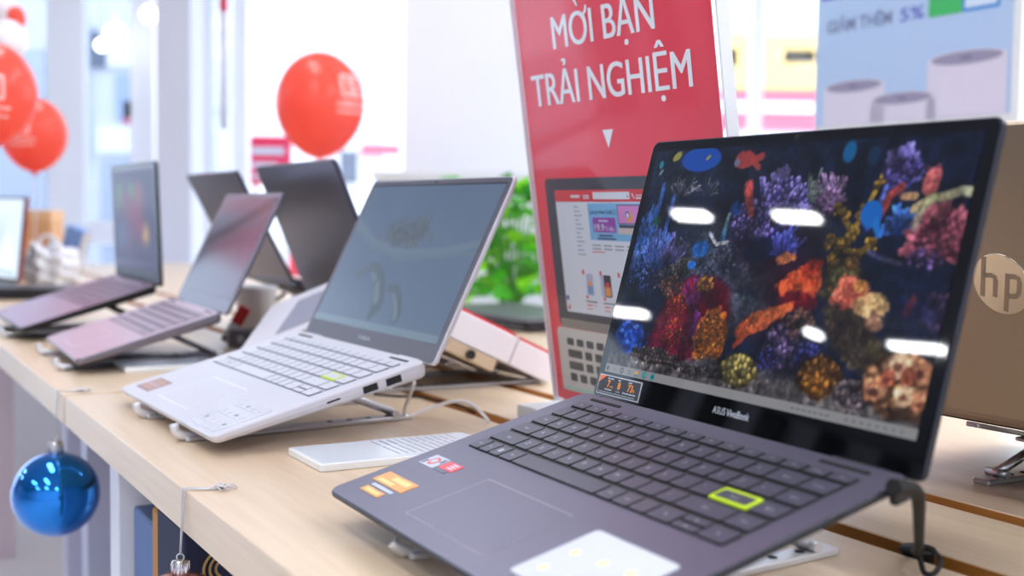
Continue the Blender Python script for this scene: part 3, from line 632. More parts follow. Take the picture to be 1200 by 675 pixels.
# emblem: chrome disc with slanted h and p left in the body colour
def hp(b):
    cx, cy, R = .5*.3247*1.1, .48*.2032*1.1, .0230
    T = Matrix.Translation((cx, cy, -.0062)) @ Matrix.Rotation(PI, 4, 'Y')
    b.lathe([(R, -.0003), (R, .0005), (R-.0004, .0007)], 48, 0, T)
    def bar(p, w=.0036):                                            # slanted strokes
        for (x0, y0), (x1, y1) in zip(p[:-1], p[1:]):
            dx, dy = x1-x0, y1-y0; l = math.hypot(dx, dy); nx, ny = -dy/l*w/2, dx/l*w/2
            q = [T @ Vector((a, c, .0009)) for a, c in ((x0+nx, y0+ny), (x1+nx, y1+ny), (x1-nx, y1-ny), (x0-nx, y0-ny))]; b.add(q, [(0, 1, 2, 3)], 1)
    k = .24
    f = lambda x, y: (x+y*k, y)
    bar([f(-.0150, -.0100), f(-.0150, .0205)]); bar([f(-.0150, .0064), f(-.0066, .0064), f(-.0044, .0040), f(-.0044, -.0100)])
    bar([f(.0052, -.0205), f(.0052, .0082)]); bar([f(.0052, .0064), f(.0128, .0064), f(.0150, .0036), f(.0150, -.0060), f(.0126, -.0084), f(.0052, -.0084)])
decal('emblem', lidH, [mat('emblem_chrome', (226, 216, 202), .12, 1.0), M_hp], hp, lab='round mirror emblem with the letters hp')

# ------------------------------------------------------------------ table
table = empty('display_table', st(-1.42, .24, -TOPZ), (0, 0, 0)); tag(table, 'long maple display table carrying the rows of laptops', 'table')
def tl(p): return Vector(p)-table.location
T_A0, T_A1, T_B0, T_B1 = .5965, .6205, .7275, .7500
def board(name, s0, s1, t0, t1, z0=-.034, z1=0.0, m=None):
    b = MB(); b.slab(0, 0, s1-s0, t1-t0, z0, z1, .001, .0008, 0); o = b.build(name, m or M_maple, table, tl(st(s0, t0)), (0, 0, TROT))
    if t0 > T_A0 and z1 == 0.0: e = MB(); e.slab(.001, -.0006, s1-s0-.001, .0004, z0+.001, -.0009, 0, 0, 0); e.build('edge_band', M_maple_edge, o)
    return o
for s0, s1 in ((-1.4150, .70), (-4.6, -1.4240)):
    board('table_top', s0, s1, .2389, T_A0); board('table_top', s0, s1, T_A1, T_B0); board('table_top', s0, s1, T_B1, 1.32)
board('under_board', -4.55, .65, .56, .80, -.075, -.045, M_maple_edge)
def leg_panel(s0, s1, t0, t1, m, name='leg'):
    b = MB(); b.slab(0, 0, s1-s0, t1-t0, -TOPZ, -.034, .002, .001, 0); b.build(name, m, table, tl(st(s0, t0)), (0, 0, TROT))
M_legw = mat('white_lacquer', (226, 226, 234), .45)
M_legg = mat('lavender_lacquer', (178, 178, 200), .45)
leg_panel(-1.29, -1.25, .262, 1.2, M_legw); leg_panel(-1.66, -1.62, .30, 1.2, M_legg); leg_panel(-2.34, -2.30, .390, .450, M_legg); leg_panel(-3.55, -3.48, .40, .455, mat('pink_grey_post', (206, 190, 200), .5)); leg_panel(.45, .50, .30, 1.2, M_legw, 'leg'); leg_panel(-4.45, -4.40, .30, 1.2, M_legw, 'leg')
b = MB(); b.slab(0, 0, 1.70, .86, -.52, -.495, .002, .001, 0); b.build('lower_shelf', M_legw, table, tl(st(-1.25, .27)), (0, 0, TROT))

# boxes standing on the lower shelf, seen under the table edge
def carton(label, s0, s1, t0, t1, h, rgb, extra=None, z0=-.495, cat='box'):
    root = empty('carton', st((s0+s1)/2, (t0+t1)/2, z0), (0, 0, TROT)); tag(root, label, cat)
    w, d = s1-s0, t1-t0; m = mat('carton_%d_%d_%d' % rgb, rgb, .7, noise=.08, nscale=12)
    b = MB(); b.slab(-w/2, -d/2, w/2, d/2, 0, h, .003, .002, 0); b.build('body', m, root)
    b = MB(); b.slab(-w/2, -.012, w/2, .012, h-.001, h+.0008, 0, 0, 0); b.slab(-w/2-.0008, -.012, -w/2+.001, .012, h*.55, h+.0008, 0, 0, 0); b.build('tape', mat('packing_tape', (206, 180, 140), .25), root)
    if extra: extra(root, w, d, h)
    return root
def gold_swirl(root, w, d, h):
    b = MB()
    for k, r in enumerate((.008, .013, .018)):
        b.tube([(w/2+.0006, -d/2+.034+r*math.cos(a), .415+r*math.sin(a)*.9) for a in [x*.2 for x in range(0, 22)]], .0012, 6)
    b.build('printed_swirl', mat('gold_print', (196, 160, 96), .4), root)
carton('tan cardboard carton under the table beside the navy one', -1.125, -1.045, .2665, .60, .43, (186, 132, 66))
carton('navy blue carton with gold swirls under the table edge', -1.04, -.952, .2505, .64, .45, (26, 34, 66), gold_swirl)
carton('blue grey carton with beige top at the left end of the lower shelf', -1.235, -1.14, .274, .60, .405, (96, 118, 164))

# ------------------------------------------------------------------ things lying on the table
def card(label, s0, s1, t0, t1, group='price cards in acrylic holders'):
    root = empty('price_card', st((s0+s1)/2, (t0+t1)/2, 0), (0, 0, TROT)); tag(root, label, 'price card')
    w, d = s1-s0, t1-t0
    b = MB(); b.slab(-w/2, -d/2, w/2, d/2, .0, .0065, .003, .0008, 0); b.build('holder', mat('frosted_acrylic', (240, 244, 246), .2), root)
    b = MB(); b.slab(-w/2+.003, -d/2+.003, w/2-.003, d/2-.003, .0062, .0070, .001, 0, 0); o = b.build('paper', mat('card_paper', (226, 233, 243), .22), root)
    b = MB(); rnd = random.Random(3)
    for j in range(11):
        y = -d/2+.075+j*.0075
        if y > d/2-.008: break
        for x0, x1 in ((-w/2+.008, -w/2+.030), (-.006, w/2-.010)):
            x = x0
            while x < x1:
                l = rnd.uniform(.002, .006); b.slab(x, y, min(x+l, x1), y+(.0026 if j in (1, 2) and x0 < -.01 else .0014), .0069, .0072, 0, 0, 0); x += l+.0012
    b.build('print', mat('card_ink', (140, 146, 160), .5), o)
    return root
card('white acrylic price card on the table before the white laptop', -.994, -.9135, .3526, .525)
card('pale acrylic price card half under the front of the white laptop', -1.655, -1.580, .341, .470)

# small tag standing on end and the dark box it leans on
r = empty('price_tag', st(-1.845, .552, .004), (0, .52, 0)); tag(r, 'little red and white tag standing tilted behind the white laptop', 'tag')
b = MB(); b.slab(-.0095, -.004, .0095, .004, 0, .034, .002, .0006, 0); b.build('body', M_white, r)
b = MB(); b.slab(-.0096, -.0042, .0096, .0042, .034, .064, .002, .0006, 0); b.build('cap', mat('tag_red', (206, 36, 40), .4), r)
b = MB(); b.slab(-.008, -.0046, -.001, .0042, .003, .010, .001, 0, 0); b.build('chip', M_black, r)
r = empty('camera_case', st(-1.795, .585, 0), (0, 0, TROT+.5)); tag(r, 'dark grey little box behind the red and white tag', 'box')
b = MB(); b.slab(-.04, -.022, .05, .028, 0, .026, .006, .002, 0); b.build('body', mat('dark_grey_case', (92, 88, 98), .5), r)
b = MB(); b.lathe([(.006, .0), (.006, .002)], 14, 0, Matrix.Translation((-.01, -.022, .014)) @ Matrix.Rotation(PI/2, 4, 'X')); b.build('lens', mat('lens_grey', (170, 170, 178), .3), r)
r = empty('paper_cup', st(-1.895, .618, 0), (0, 0, TROT)); tag(r, 'white paper cup on the table between two laptops', 'cup')
b = MB(); b.lathe([(.026, 0), (.034, .085), (.036, .088), (.034, .089), (.032, .086), (.025, .006)], 28); b.build('body', M_white, r)
def leaflet_box(label, loc, rot, w, d, h, red_h=.004):
    root = empty('leaflet_box', loc, rot); tag(root, label, 'leaflet box', 'white leaflet boxes with red tops')
    b = MB(); b.slab(0, 0, w*.36, d, 0, h*.96, .002, .001, 0); b.slab(w*.36, .0, w, d, 0.0, h, .002, .001, 0); b.build('body', mat('leaflet_white', (232, 228, 236), .45), root)
    b = MB(); b.slab(.004, .004, w*.34, d-.004, h*.96, h*.96+red_h, .002, 0, 0); b.slab(w*.37, .004, w-.004, d-.004, h, h+red_h, .002, 0, 0); b.build('lid', mat('leaflet_red', (206, 34, 48), .4), root)
    b = MB(); b.slab(w*.36-.0006, -.0006, w*.36+.0006, d+.0006, 0, h+.0006, 0, 0, 0); b.build('fold_line', mat('fold_grey', (186, 178, 190), .6), root)
    return root
# a stand of the back row with leaflets on its arms (faces away: low end far)
QC = (0, 0, .030, math.atan2(-TS.y, -TS.x), .36, 0)
pC = st(-1.262, .782); QC = (pC.x, pC.y, -.002, QC[3], .43, 0)
stand('silver stand behind the white laptop carrying the white leaflet box', QC, .9, v0=.085, us=((.03, .035), (.15, .145)))
b_root = empty('tray', pC+Vector((0, 0, -.0138)), (.43, 0, QC[3])); tag(b_root, 'beige tray on the stand behind the white laptop screen', 'tray')
b = MB(); b.slab(.0, .080, .168, .205, 0.0, .016, .004, .001, 0); b.build('body', mat('beige_metal', (206, 184, 158), .4, .3), b_root)
for v_, r_ in ((.12, .006), (.17, .003)): b = MB(); b.lathe([(r_, 0), (r_, .003)], 12, 0, Matrix.Translation((-.001, v_, .008)) @ Matrix.Rotation(-PI/2, 4, 'Y')); b.build('foot_plug', M_black, b_root)
nC = Matrix.Rotation(QC[3], 4, 'Z') @ Matrix.Rotation(.43, 4, 'X')
def onC(u, v, z): return Vector((pC.x, pC.y, -.0138)) + nC @ Vector((u, v, z))
lb = leaflet_box('white leaflet box with red top on the stand right of the white laptop screen', (0, 0, 0), (0, 0, 0), .180, .165, .035)
lb.matrix_world = Matrix.Translation(onC(.0, .0, .0168)) @ nC @ Matrix(((0, -1, 0, 0), (1, 0, 0, 0), (0, 0, 1, 0), (0, 0, 0, 1))) @ Matrix.Translation((0, -.165, 0))
# grey-white leaflet pile left of the white laptop
r = empty('leaflet_tray', st(-1.468, .540, .022), (.55, 0, TROT+.74)); tag(r, 'grey white sloping leaflet tray left of the white laptop screen', 'leaflet tray')
def tilt_slab(b, x0, x1, y0, y1, z0, z1, th, mi):
    T = Matrix.Translation((x0, 0, z0)) @ Matrix.Rotation(-math.atan2(z1-z0, x1-x0), 4, 'Y'); l = math.hypot(x1-x0, z1-z0); b.slab(0, y0, l, y1, 0, th, .003, .001, mi, 4, T)
b = MB(); tilt_slab(b, -.060, .085, -.045, .065, .026, .090, .010, 0); b.build('panel', mat('grey_white', (216, 214, 224), .4), r)
b = MB(); tilt_slab(b, -.005, .060, -.030, .045, .0503, .0790, .0106, 0); b.build('window', mat('grey_print', (150, 150, 168), .4), r)
b = MB(); tilt_slab(b, .064, .076, -.040, .000, .0807, .0860, .0106, 0); b.build('stripe', M_red, r)
Mi = (Matrix.Translation(st(-1.468, .540, .022)) @ Euler((.55, 0, TROT+.74)).to_matrix().to_4x4()).inverted(); q0 = Mi.inverted() @ Vector((.03, 0, .066))
b = MB(); b.tube([Mi @ Vector((q0.x, q0.y, .004)), Mi @ q0], .006, 10); b.lathe([(.045, 0), (.045, .004), (.008, .006)], 24, 0, Mi @ Matrix.Translation((q0.x, q0.y, 0))); b.build('post', M_white, r)
r = tag(MB().build('x', M_red), 'x', 'x'); bpy.data.objects.remove(r)
def leaflet(label, loc, rz, w, d, h, m):
    root = empty('leaflet_pile', loc, (0, 0, rz)); tag(root, label, 'leaflets')
    b = MB()
    for k in range(5): b.slab(-w/2+random.uniform(-.003, .003), -d/2+random.uniform(-.003, .003), w/2, d/2, h*k/5, h*(k+1)/5, .001, 0, k % 2)
    b.build('sheets', m, root); b = MB(); b.slab(-w*.35, -d*.2, w*.35, d*.2, h, h+.0008, 0, 0, 0); b.build('print', M_white_paper, root)
leaflet('pile of red leaflets in front of the dark lids', st(-2.23, .805, 0), TROT+.3, .10, .07, .016, [mat('leaflet_pink', (232, 74, 90), .5), M_white_paper])
leaflet('dark red leaflets peeking out by the white laptop hinge', st(-1.447, .575, 0), TROT, .07, .08, .026, [mat('leaflet_dark_red', (150, 20, 40), .5), M_white_paper])

# closed dark laptop in front of the plant
r = empty('closed_laptop', st(-2.18, 1.085, 0), (0, 0, TROT)); tag(r, 'closed dark grey laptop lying before the green plant', 'laptop')
b = MB(); b.slab(0, 0, .36, .20, .003, .014, .010, .002, 0); b.build('base', M_bezD, r)
b = MB(); b.slab(0.001, 0.001, .359, .199, .0155, .024, .010, .002, 0); b.build('lid', mat('charcoal_lid', (92, 92, 100), .35, .4), r)
for y_ in (.02, .17):
    b = MB(); b.slab(.02, y_, .34, y_+.01, 0, .004, .001, 0, 0); b.build('rubber_foot', M_rubber, r)
b = MB(); b.tube([(.03, .193, .0148), (.33, .193, .0148)], .004, 8); b.build('hinge', M_black, r)

# far left: bright screen, things behind it
r5 = empty('laptop', at(-30, 345, 2.95)*1.0, (0, 0, -.80)); r5.location = (r5.location.x, r5.location.y, 0); tag(r5, 'leftmost laptop with a bright white blue screen and black frame', 'laptop')
b = MB(); b.slab(-.30, -.16, .045, .09, .002, .021, .01, .003, 0); b.build('base', M_lapK, r5)
b = MB(); b.slab(-.27, -.05, .015, .06, .0205, .0215, .004, 0, 0); b.build('keyboard', M_lapD, r5)
b = MB(); b.slab(-.30, 0, .045, .215, -.006, 0, .006, .001, 0); l5 = b.build('lid', M_lapK, r5, (0, .09, .022), (math.radians(84), 0, 0))
b = MB(); b.slab(.0452, .002, .049, .213, -.007, -.001, .002, 0, 0); b.build('edge_band', mat('dark_red_edge', (150, 40, 44), .4), l5)
c5 = dusk_picture(330, 200, 2); c5.grid('display', screen_mat('bright_display', .62, .1), l5, -.294, .009, .0008)
r = empty('flat_case', at(66, 345, 2.78), (0, 0, .12)); r.location.z = 0; tag(r, 'flat black case lying behind the black laptop at the left', 'case')
b = MB(); b.slab(-.15, -.06, .14, .09, .0, .026, .012, .004, 0); b.build('body', M_lapK, r); b = MB(); b.tube([(-.13, -.062, .013), (.12, -.062, .013)], .002, 6); b.build('zip', M_bezD, r)
r = empty('storage_box', at(50, 326, 3.55)); r.location.z = 0; tag(r, 'tan wooden box on the table at the far left', 'box')
b = MB(); b.slab(-.06, -.05, .045, .05, 0, .19, .004, .002, 0); b.build('body', mat('tan_box', (226, 172, 120), .6), r)
b = MB(); b.slab(-.062, -.052, .047, .052, .17, .20, .004, .002, 0); b.build('lid', mat('tan_lid', (236, 190, 140), .6), r)
r = empty('blue_folder', at(76, 326, 3.45), (0, .33, -.3)); r.location.z = .0; tag(r, 'blue folder leaning beside the tan box', 'folder')
b = MB(); b.slab(-.03, -.02, .03, .02, .012, .16, .003, .001, 0); b.build('cover', mat('folder_blue', (126, 158, 214), .5), r)
b = MB(); b.slab(-.026, -.018, .032, .018, .016, .157, .002, 0, 0); b.build('pages', M_white_paper, r)
r = empty('plastic_bag', at(58, 330, 3.2)); r.location.z = 0; tag(r, 'crumpled white bag in front of the tan box', 'bag')
bm = bmesh.new(); bmesh.ops.create_icosphere(bm, subdivisions=4, radius=.075)
for v in bm.verts:
    n = v.co.normalized(); f = 1+.16*math.sin(9*n.x+4*n.y)+.12*math.sin(13*n.z+7*n.x)+.08*math.sin(21*n.y); v.co = Vector((v.co.x*f, v.co.y*f*.7, max(0, (v.co.z*f+.055)*.86)))
me = bpy.data.meshes.new('bag'); bm.to_mesh(me); bm.free(); me.materials.append(mat('bag_white', (240, 242, 250), .4)); link('body', me, r)
b = MB(); b.tube(smooth_path([(-.02, 0, .095), (-.025, 0, .125), (.0, .0, .135), (.02, 0, .12), (.018, 0, .095)]), .004, 8); b.build('handle', mat('bag_white'), r)

# ------------------------------------------------------------------ cables
def cable(name, label, pts, r_, m, plug=None, n=8):
    root = empty(name, Vector(pts[0])); tag(root, label, 'cable')
    o = Vector(pts[0]); b = MB(); b.tube(smooth_path([Vector(p)-o for p in pts], n), r_, 8); b.build('wire', m, root)
    if plug: plug(root, o)
    return root
R1 = Matrix.Translation(Q1[:3]) @ Matrix.Rotation(Q1[3], 4, 'Z') @ Matrix.Rotation(Q1[4], 4, 'X')
R2 = Matrix.Translation(Q2[:3]) @ Matrix.Rotation(Q2[3], 4, 'Z') @ Matrix.Rotation(Q2[4], 4, 'X')
pl = R1 @ Vector((.3262, .196, -.009))
def plug1(root, o):
    M = Matrix.Translation(-o) @ R1
    b = MB(); b.slab(.3246, .194, .3300, .206, -.0085, -.0020, .002, .001, 0, 5, M); b.build('plug', M_black, root)
    e1 = pl+Vector((.016, .004, -.004)); p = [at(1046, 571, .618), at(1064, 572, .626), at(1074, 577, .632), at(1077, 592, .642), at(1077, 615, .662), at(1077, 640, .690)]
    b = MB(); q = smooth_path([x-o for x in p], 6); b.tube(q, [.0047-.0018*k/(len(q)-1) for k in range(len(q))], 10); b.build('strain_relief', M_rubber, root)
slot = st(-.532, .604)
cable('security_cable', 'black cable hanging from the front laptop into a small loop on the table',
      [at(1077, 638, .690), at(1073, 648, .715), at(1078, 643, .725), at(1091, 644, .722), at(1102, 657, .706), at(1095, 672, .698), at(1083, 671, .700), at(1078, 655, .712), at(1070, 646, .728), st(-.523, .609, -.005), st(-.52, .609, -.04)], .0017, M_rubber, plug1)
b = MB(); b.lathe([(.010, -.03), (.010, .001), (.012, .002), (.011, .004), (.003, .0045)], 20); tag(b.build('cable_grommet', M_rubber, None, st(-.523, .609, -.0005)), 'black round grommet in the slot of the table behind the front laptop', 'grommet')
def plug2(root, o):
    b = MB(); b.slab(.3240, .188, .3262, .198, -.0145, -.006, .002, .0005, 0, 4, Matrix.Translation(-o) @ R2); b.build('plug', M_white, root)
s2 = [R2 @ Vector((.318, .200, -.017)), at(481, 462, 1.19), at(474, 480, 1.225), at(478, 488, 1.235), at(497, 481, 1.245), at(520, 473, 1.25), at(540, 470, 1.245), at(556, 476, 1.235), at(568, 488, 1.225), onz(575, 497, -.004), onz(580, 503, -.03)]
cable('charging_cable', 'thin white cable from the white laptop curving down into the table slot', s2, .0019, mat('cable_white', (232, 230, 232), .45))
cable('power_cord', 'thin black cord lying on the table behind the white laptop', [onz(438, 462, .003), onz(462, 464, .003), onz(490, 465, .003), onz(515, 470, .003), onz(540, 476, .003), onz(556, 484, -.006), onz(562, 490, -.04)], .0014, M_rubber)

# ------------------------------------------------------------------ hanging ornaments
def sphere_rings(b, R, c, n=40, m=24, mi=0):
    b.lathe([(R*math.sin(PI*k/m), c-R*math.cos(PI*k/m)) for k in range(m+1)], n, mi)
M_ballblue = mat('blue_bauble', (0, 124, 216), .09, .9, coat=.6)
M_silvercap = mat('silver_cap', (206, 204, 206), .22, 1.0)
M_thread = mat('silver_thread', (208, 206, 210), .4, .3)
def bauble(label, edge, knot, drop, R, m, squash=1.0, loop=.0):
    """string from a knot on the table over the edge down to a ball"""
    e = Vector(edge); c = e+Vector((0, 0, -drop))-TT*.004
    root = empty('christmas_bauble', c); tag(root, label, 'bauble', None)
    b = MB(); sphere_rings(b, R, 0); b.build('ball', m, root)
    b = MB(); b.lathe([(R*.16, R*.97), (R*.17, R*1.0), (R*.17, R*1.20), (R*.15, R*1.24), (R*.03, R*1.25)], 20)
    for k in range(14):
        a = 2*PI*k/14; b.tube([(R*.172*math.cos(a), R*.172*math.sin(a), R*1.0), (R*.172*math.cos(a), R*.172*math.sin(a), R*1.22)], R*.012, 5)
    b.tube([(R*.07*math.cos(a), 0, R*1.30+R*.07*math.sin(a)) for a in [2*PI*k/16 for k in range(17)]], R*.018, 6); b.build('cap', M_silvercap, root)
    top = Vector((0, 0, R*1.36)); b = MB(); k = Vector(knot)-c; ee = e-c-TT*.001
    for w in (-loop, loop):
        d = TS*w; b.tube([top+d*.3, ee+d+Vector((0, 0, -.003))-TT*.0005, ee+d+Vector((0, 0, .0012)), (ee+k)/2+d+Vector((0, 0, .0012)), k+Vector((0, 0, .0014))], .0007, 6)
    for a in range(9):
        b.tube(smooth_path([k+Vector((0, 0, .002)), k+Vector((math.cos(a*.7)*.007, math.sin(a*.7)*.006, .004)), k+Vector((math.cos(a*.7+.5)*.010, math.sin(a*.7+.5)*.009, .0015))], 4), .0006, 5)
    b.build('string', M_thread, root)
    return root
bauble('large shiny blue bauble hanging from the table edge', st(-1.455, .2389, 0), st(-1.436, .262, 0), .1205, .0495, M_ballblue)
bauble('second bauble, silver cap showing, hanging at the bottom picture edge near the white laptop', st(-.902, .2389, 0), st(-.889, .265, 0), .1034, .040, mat('copper_bauble', (206, 138, 130), .15, .8), loop=.0022)
# ------------------------------------------------------------------ the red sign
SGN = st(-1.064, .678, .020); LEAN = math.radians(8.5); SW, SH = .302, .56
upv = -TT*math.sin(LEAN)+Vector((0, 0, math.cos(LEAN))); nrm = TS.cross(upv)     # towards the viewer
RS = Matrix.Translation(SGN) @ Matrix((TS, upv, nrm)).transposed().to_4x4()
sign = empty('sign_stand', (0, 0, 0)); sign.matrix_world = RS
tag(sign, 'tall red acrylic sign with white Vietnamese lettering between the laptops', 'sign')
b = MB(); b.slab(0, 0, SW, SH, -.0005, .0005, .002, 0, 0); poster = b.build('poster', mat('sign_red', (254, 64, 82), .3, noise=.05, nscale=14), sign)
def acr(name, x0, x1, y0, y1, z0, z1, r=.002):
    b = MB(); b.slab(x0, y0, x1, y1, z0, z1, r, .0005, 0); return b.build(name, glass('clear_acrylic', (250, 252, 253), .06), sign)
acr('cover_sheet', -.002, SW+.012, -.004, SH+.01, .0034, .0054)
acr('back_sheet', -.002, SW+.012, -.004, SH+.01, -.006, -.0036)
M_acedge = mat('acrylic_edge', (232, 236, 242), .2)
for x, w in ((-.0022, .0014), (SW+.0115, .0022)):
    b = MB(); b.slab(x, -.004, x+w, SH+.01, -.0062, .0056, .0005, 0, 0); b.build('edge', M_acedge, sign)
b = MB(); b.slab(-.012, -.045, SW+.02, .050, -.020, -.0062, .003, .001, 0); fo = b.build('foot', mat('frosted_foot', (238, 240, 244), .25, trans=.25), sign); fo.matrix_local = RS.inverted() @ Matrix.Translation(SGN) @ Matrix.Rotation(TROT, 4, 'Z')
def flat(name, m, shapes, parent=None): b = MB(); shapes(b); return b.build(name, m, parent or poster)
def txt(b):
    for k in range(4):
        text_into(b, 'MOI BẠN', .0638+.0005*k, .3580, .0305, .1625, .0009+.00004*k, 0, 0, res=5); text_into(b, 'TRẢI NGHIỆM', .0158+.0005*k, .3050, .0310, .2545, .0009+.00004*k, 0, 0, res=5)
    fx = lambda t: [v[0] for v in text_geo(t)[0]]; a0, a1 = min(fx('MOI BẠN')), max(fx('MOI BẠN')); kx = .1625/(a1-a0); xr = .0646+(max(fx('MO'))-a0)*kx; xl = xr-(max(fx('O'))-min(fx('O')))*kx; cx = (xl+xr)/2; yc = .3885
    b.add([(xr-.0062, yc-.0040, .0010), (xr-.0036, yc-.0062, .0010), (xr+.0014, yc-.0022, .0010), (xr+.0030, yc+.0034, .0010), (xr-.0002, yc+.0036, .0010), (xr-.0012, yc-.0004, .0010)], [(0, 1, 2, 3, 4, 5)], 0)   # horn of the O
    b.add([(cx-.0052, yc+.0120, .0010), (cx-.0010, yc+.0120, .0010), (cx+.0036, yc+.0046, .0010), (cx+.0008, yc+.0046, .0010)], [(0, 1, 2, 3)], 0)                                          # grave accent
    b.add([(.1330, .2760, .0009), (.1500, .2760, .0009), (.1405, .2590, .0009)], [(0, 1, 2)], 0)
flat('lettering', mat('sign_white', (253, 250, 252), .5), txt)
# the laptop printed on the poster: screen frame, web page, keyboard deck
Z = .0007
def lp_(b):
    b.slab(.0200, .0800, .2900, .2320, .0004, Z, .006, 0, 0)                    # screen frame
    b.slab(.0130, .0110, .2960, .0780, .0004, Z, .006, 0, 1)                    # deck
    b.slab(.0230, .0785, .2880, .0880, .0004, Z+.0001, .001, 0, 2)              # hinge band
    b.slab(.0130, .0110, .2960, .0155, .0004, Z+.0001, .002, 0, 3)
    kx = .0235
    for j, (n, h) in enumerate(((8, .0075), (7, .0085), (7, .0085), (8, .0085))):
        x = .0300; y = .0640-j*.0125
        for k in range(n+6):
            w = .0125 if not (j in (1, 2) and k == 0) else .0260
            if x+w < .282: b.slab(x, y-h/2, x+w, y+h/2, .0006, Z+.0002, .0014, 0, 4, 2)
            x += w+.0055
printed = flat('printed_laptop', [mat('print_frame', (64, 66, 76), .5), mat('print_deck', (222, 214, 206), .6), mat('print_hinge', (152, 140, 130), .6), mat('print_green', (190, 212, 196), .6), mat('print_key', (88, 84, 86), .6)], lp_)
def page(b):
    b.slab(.0375, .0960, .2740, .2195, .0006, .0010, .002, 0, 0); b.slab(.0375, .2085, .2740, .2200, .0008, .0012, .001, 0, 1)
    b.slab(.1060, .2110, .1660, .2178, .0010, .0014, .0008, 0, 0)
    b.slab(.0945, .1712, .2540, .2072, .0008, .0012, .0005, 0, 2)               # blue banner
    b.slab(.0975, .1765, .0980, .2000, .0009, .0012, 0, 0, 2)
    b.slab(.1012, .1790, .1395, .1935, .0010, .0014, .0022, 0, 3)               # purple price plate
flat('printed_page', [mat('page_white', (226, 228, 236), .5), mat('page_red', (224, 58, 66), .5), mat('page_blue', (128, 186, 228), .5), mat('page_purple', (156, 74, 172), .5)], page)
def page2(b):
    text_into(b, 'Laptop Acer Swift 5', .0975, .1970, .0042, .0430, .0016, 0, 0, res=2)
    for j, (x0, x1) in enumerate(((.1100, .1330), (.1070, .1370))):
        x = x0
        while x < x1: b.slab(x, .1752-j*.0030, x+.0020, .1768-j*.0030, .0011, .0015, 0, 0, 0); x += .0026
    text_into(b, '19.9', .1040, .1808, .0062, .0165, .0016, .01, 1, res=2); text_into(b, 'Triệu', .1220, .1808, .0040, .0150, .0016, 0, 1, res=2)
    b.slab(.1120, .1896, .1270, .1908, .0012, .0016, 0, 0, 1)
    for k in range(9): b.slab(.0670+.0018*k, .2125, .0682+.0018*k, .2152, .0012, .0016, 0, 0, 1)
    for k in range(6): b.slab(.0890+.0018*k, .2138, .0902+.0018*k, .2150, .0012, .0016, 0, 0, 1); b.slab(.0890+.0018*k, .2116, .0902+.0018*k, .2128, .0012, .0016, 0, 0, 1)
    for k in range(7): b.slab(.1760+.0020*k, .2140, .1774+.0020*k, .2150, .0012, .0016, 0, 0, 1); b.slab(.1760+.0022*k, .2112, .1776+.0022*k, .2128, .0012, .0016, 0, 0, 1)
    b.tube([(.1708, .2165, .0014), (.1712, .2140, .0014), (.1735, .2120, .0014)], .0006, 5, 1); b.tube([(.1622, .2145, .0015), (.1642, .2125, .0015)], .0004, 5, 0)
    for k in range(12):
        b.slab(.0700, .2030-k*.0043, .0715, .2042-k*.0043, .0009, .0013, 0, 0, 2); b.slab(.0722, .2030-k*.0043, .0770+.0030*((k*7) % 3), .2040-k*.0043, .0009, .0013, 0, 0, 2)
    for k in range(7):
        for j in range(2): b.slab(.0965+k*.0190, .1655-j*.0035, .1105+k*.0190, .1668-j*.0035, .0009, .0013, 0, 0, 2)
    for k in range(5):
        x = .0790+k*.0305
        b.slab(x-.0060, .1360, x-.0028, .1408, .0009, .0013, .0008, 0, 3); b.slab(x-.003, .1120, x+.0005, .1150, .0009, .0013, .0008, 0, 3)
        b.slab(x, .1155, x+.0118, .1372, .0009, .0013, .0012, 0, 4 if k % 2 == 0 else 5); b.slab(x+.0012, .1168, x+.0106, .1260, .0011, .0015, .001, 0, 6 if k % 2 == 0 else 7); b.lathe([(.0030, .0012), (.0030, .0016)], 12, 7 if k % 2 == 0 else 3, Matrix.Translation((x+.006, .1275, 0)))
        if k % 2: b.slab(x-.0055, .1155, x-.0008, .1372, .0009, .0013, .001, 0, 4)
        for q in range(9): b.slab(x-.004+q*.0022, .1086, x-.0024+q*.0022, .1098, .0009, .0013, 0, 0, 0)
        b.slab(x-.003, .1048, x+.006, .1060, .0009, .0013, 0, 0, 3); b.slab(x+.008, .1050, x+.014, .1058, .0009, .0013, 0, 0, 2); b.slab(x-.003, .1012, x+.006, .1020, .0009, .0013, 0, 0, 3)
    b.slab(.0955, .1592, .1170, .1600, .0009, .0013, 0, 0, 3); b.lathe([(.0026, .0010), (.0026, .0014)], 12, 8, Matrix.Translation((.0415, .1105, 0))); b.lathe([(.0026, .0010), (.0026, .0014)], 12, 1, Matrix.Translation((.0415, .1105, .0002)) @ Matrix.Scale(.5, 4)); b.slab(.0405, .0985, .0445, .1015, .0009, .0013, .001, 0, 3); b.slab(.0425, .1015, .0445, .1040, .0009, .0013, .0008, 0, 3)
    # mini laptop on the banner
    b.slab(.1440, .1875, .1800, .2058, .0011, .0014, .001, 0, 9); b.slab(.1452, .1884, .1788, .2050, .0013, .0016, .0005, 0, 10); b.lathe([(.0052, .0014), (.0052, .0018)], 16, 7, Matrix.Translation((.1630, .1945, 0))); b.lathe([(.0034, .0016), (.0034, .0020)], 16, 8, Matrix.Translation((.1605, .1965, 0))); b.lathe([(.0022, .0018), (.0022, .0022)], 16, 1, Matrix.Translation((.1610, .1960, 0)))
    b.slab(.1450, .1840, .1790, .1868, .0011, .0014, 0, 0, 9); b.slab(.1430, .1780, .1810, .1838, .0011, .0014, .001, 0, 11)
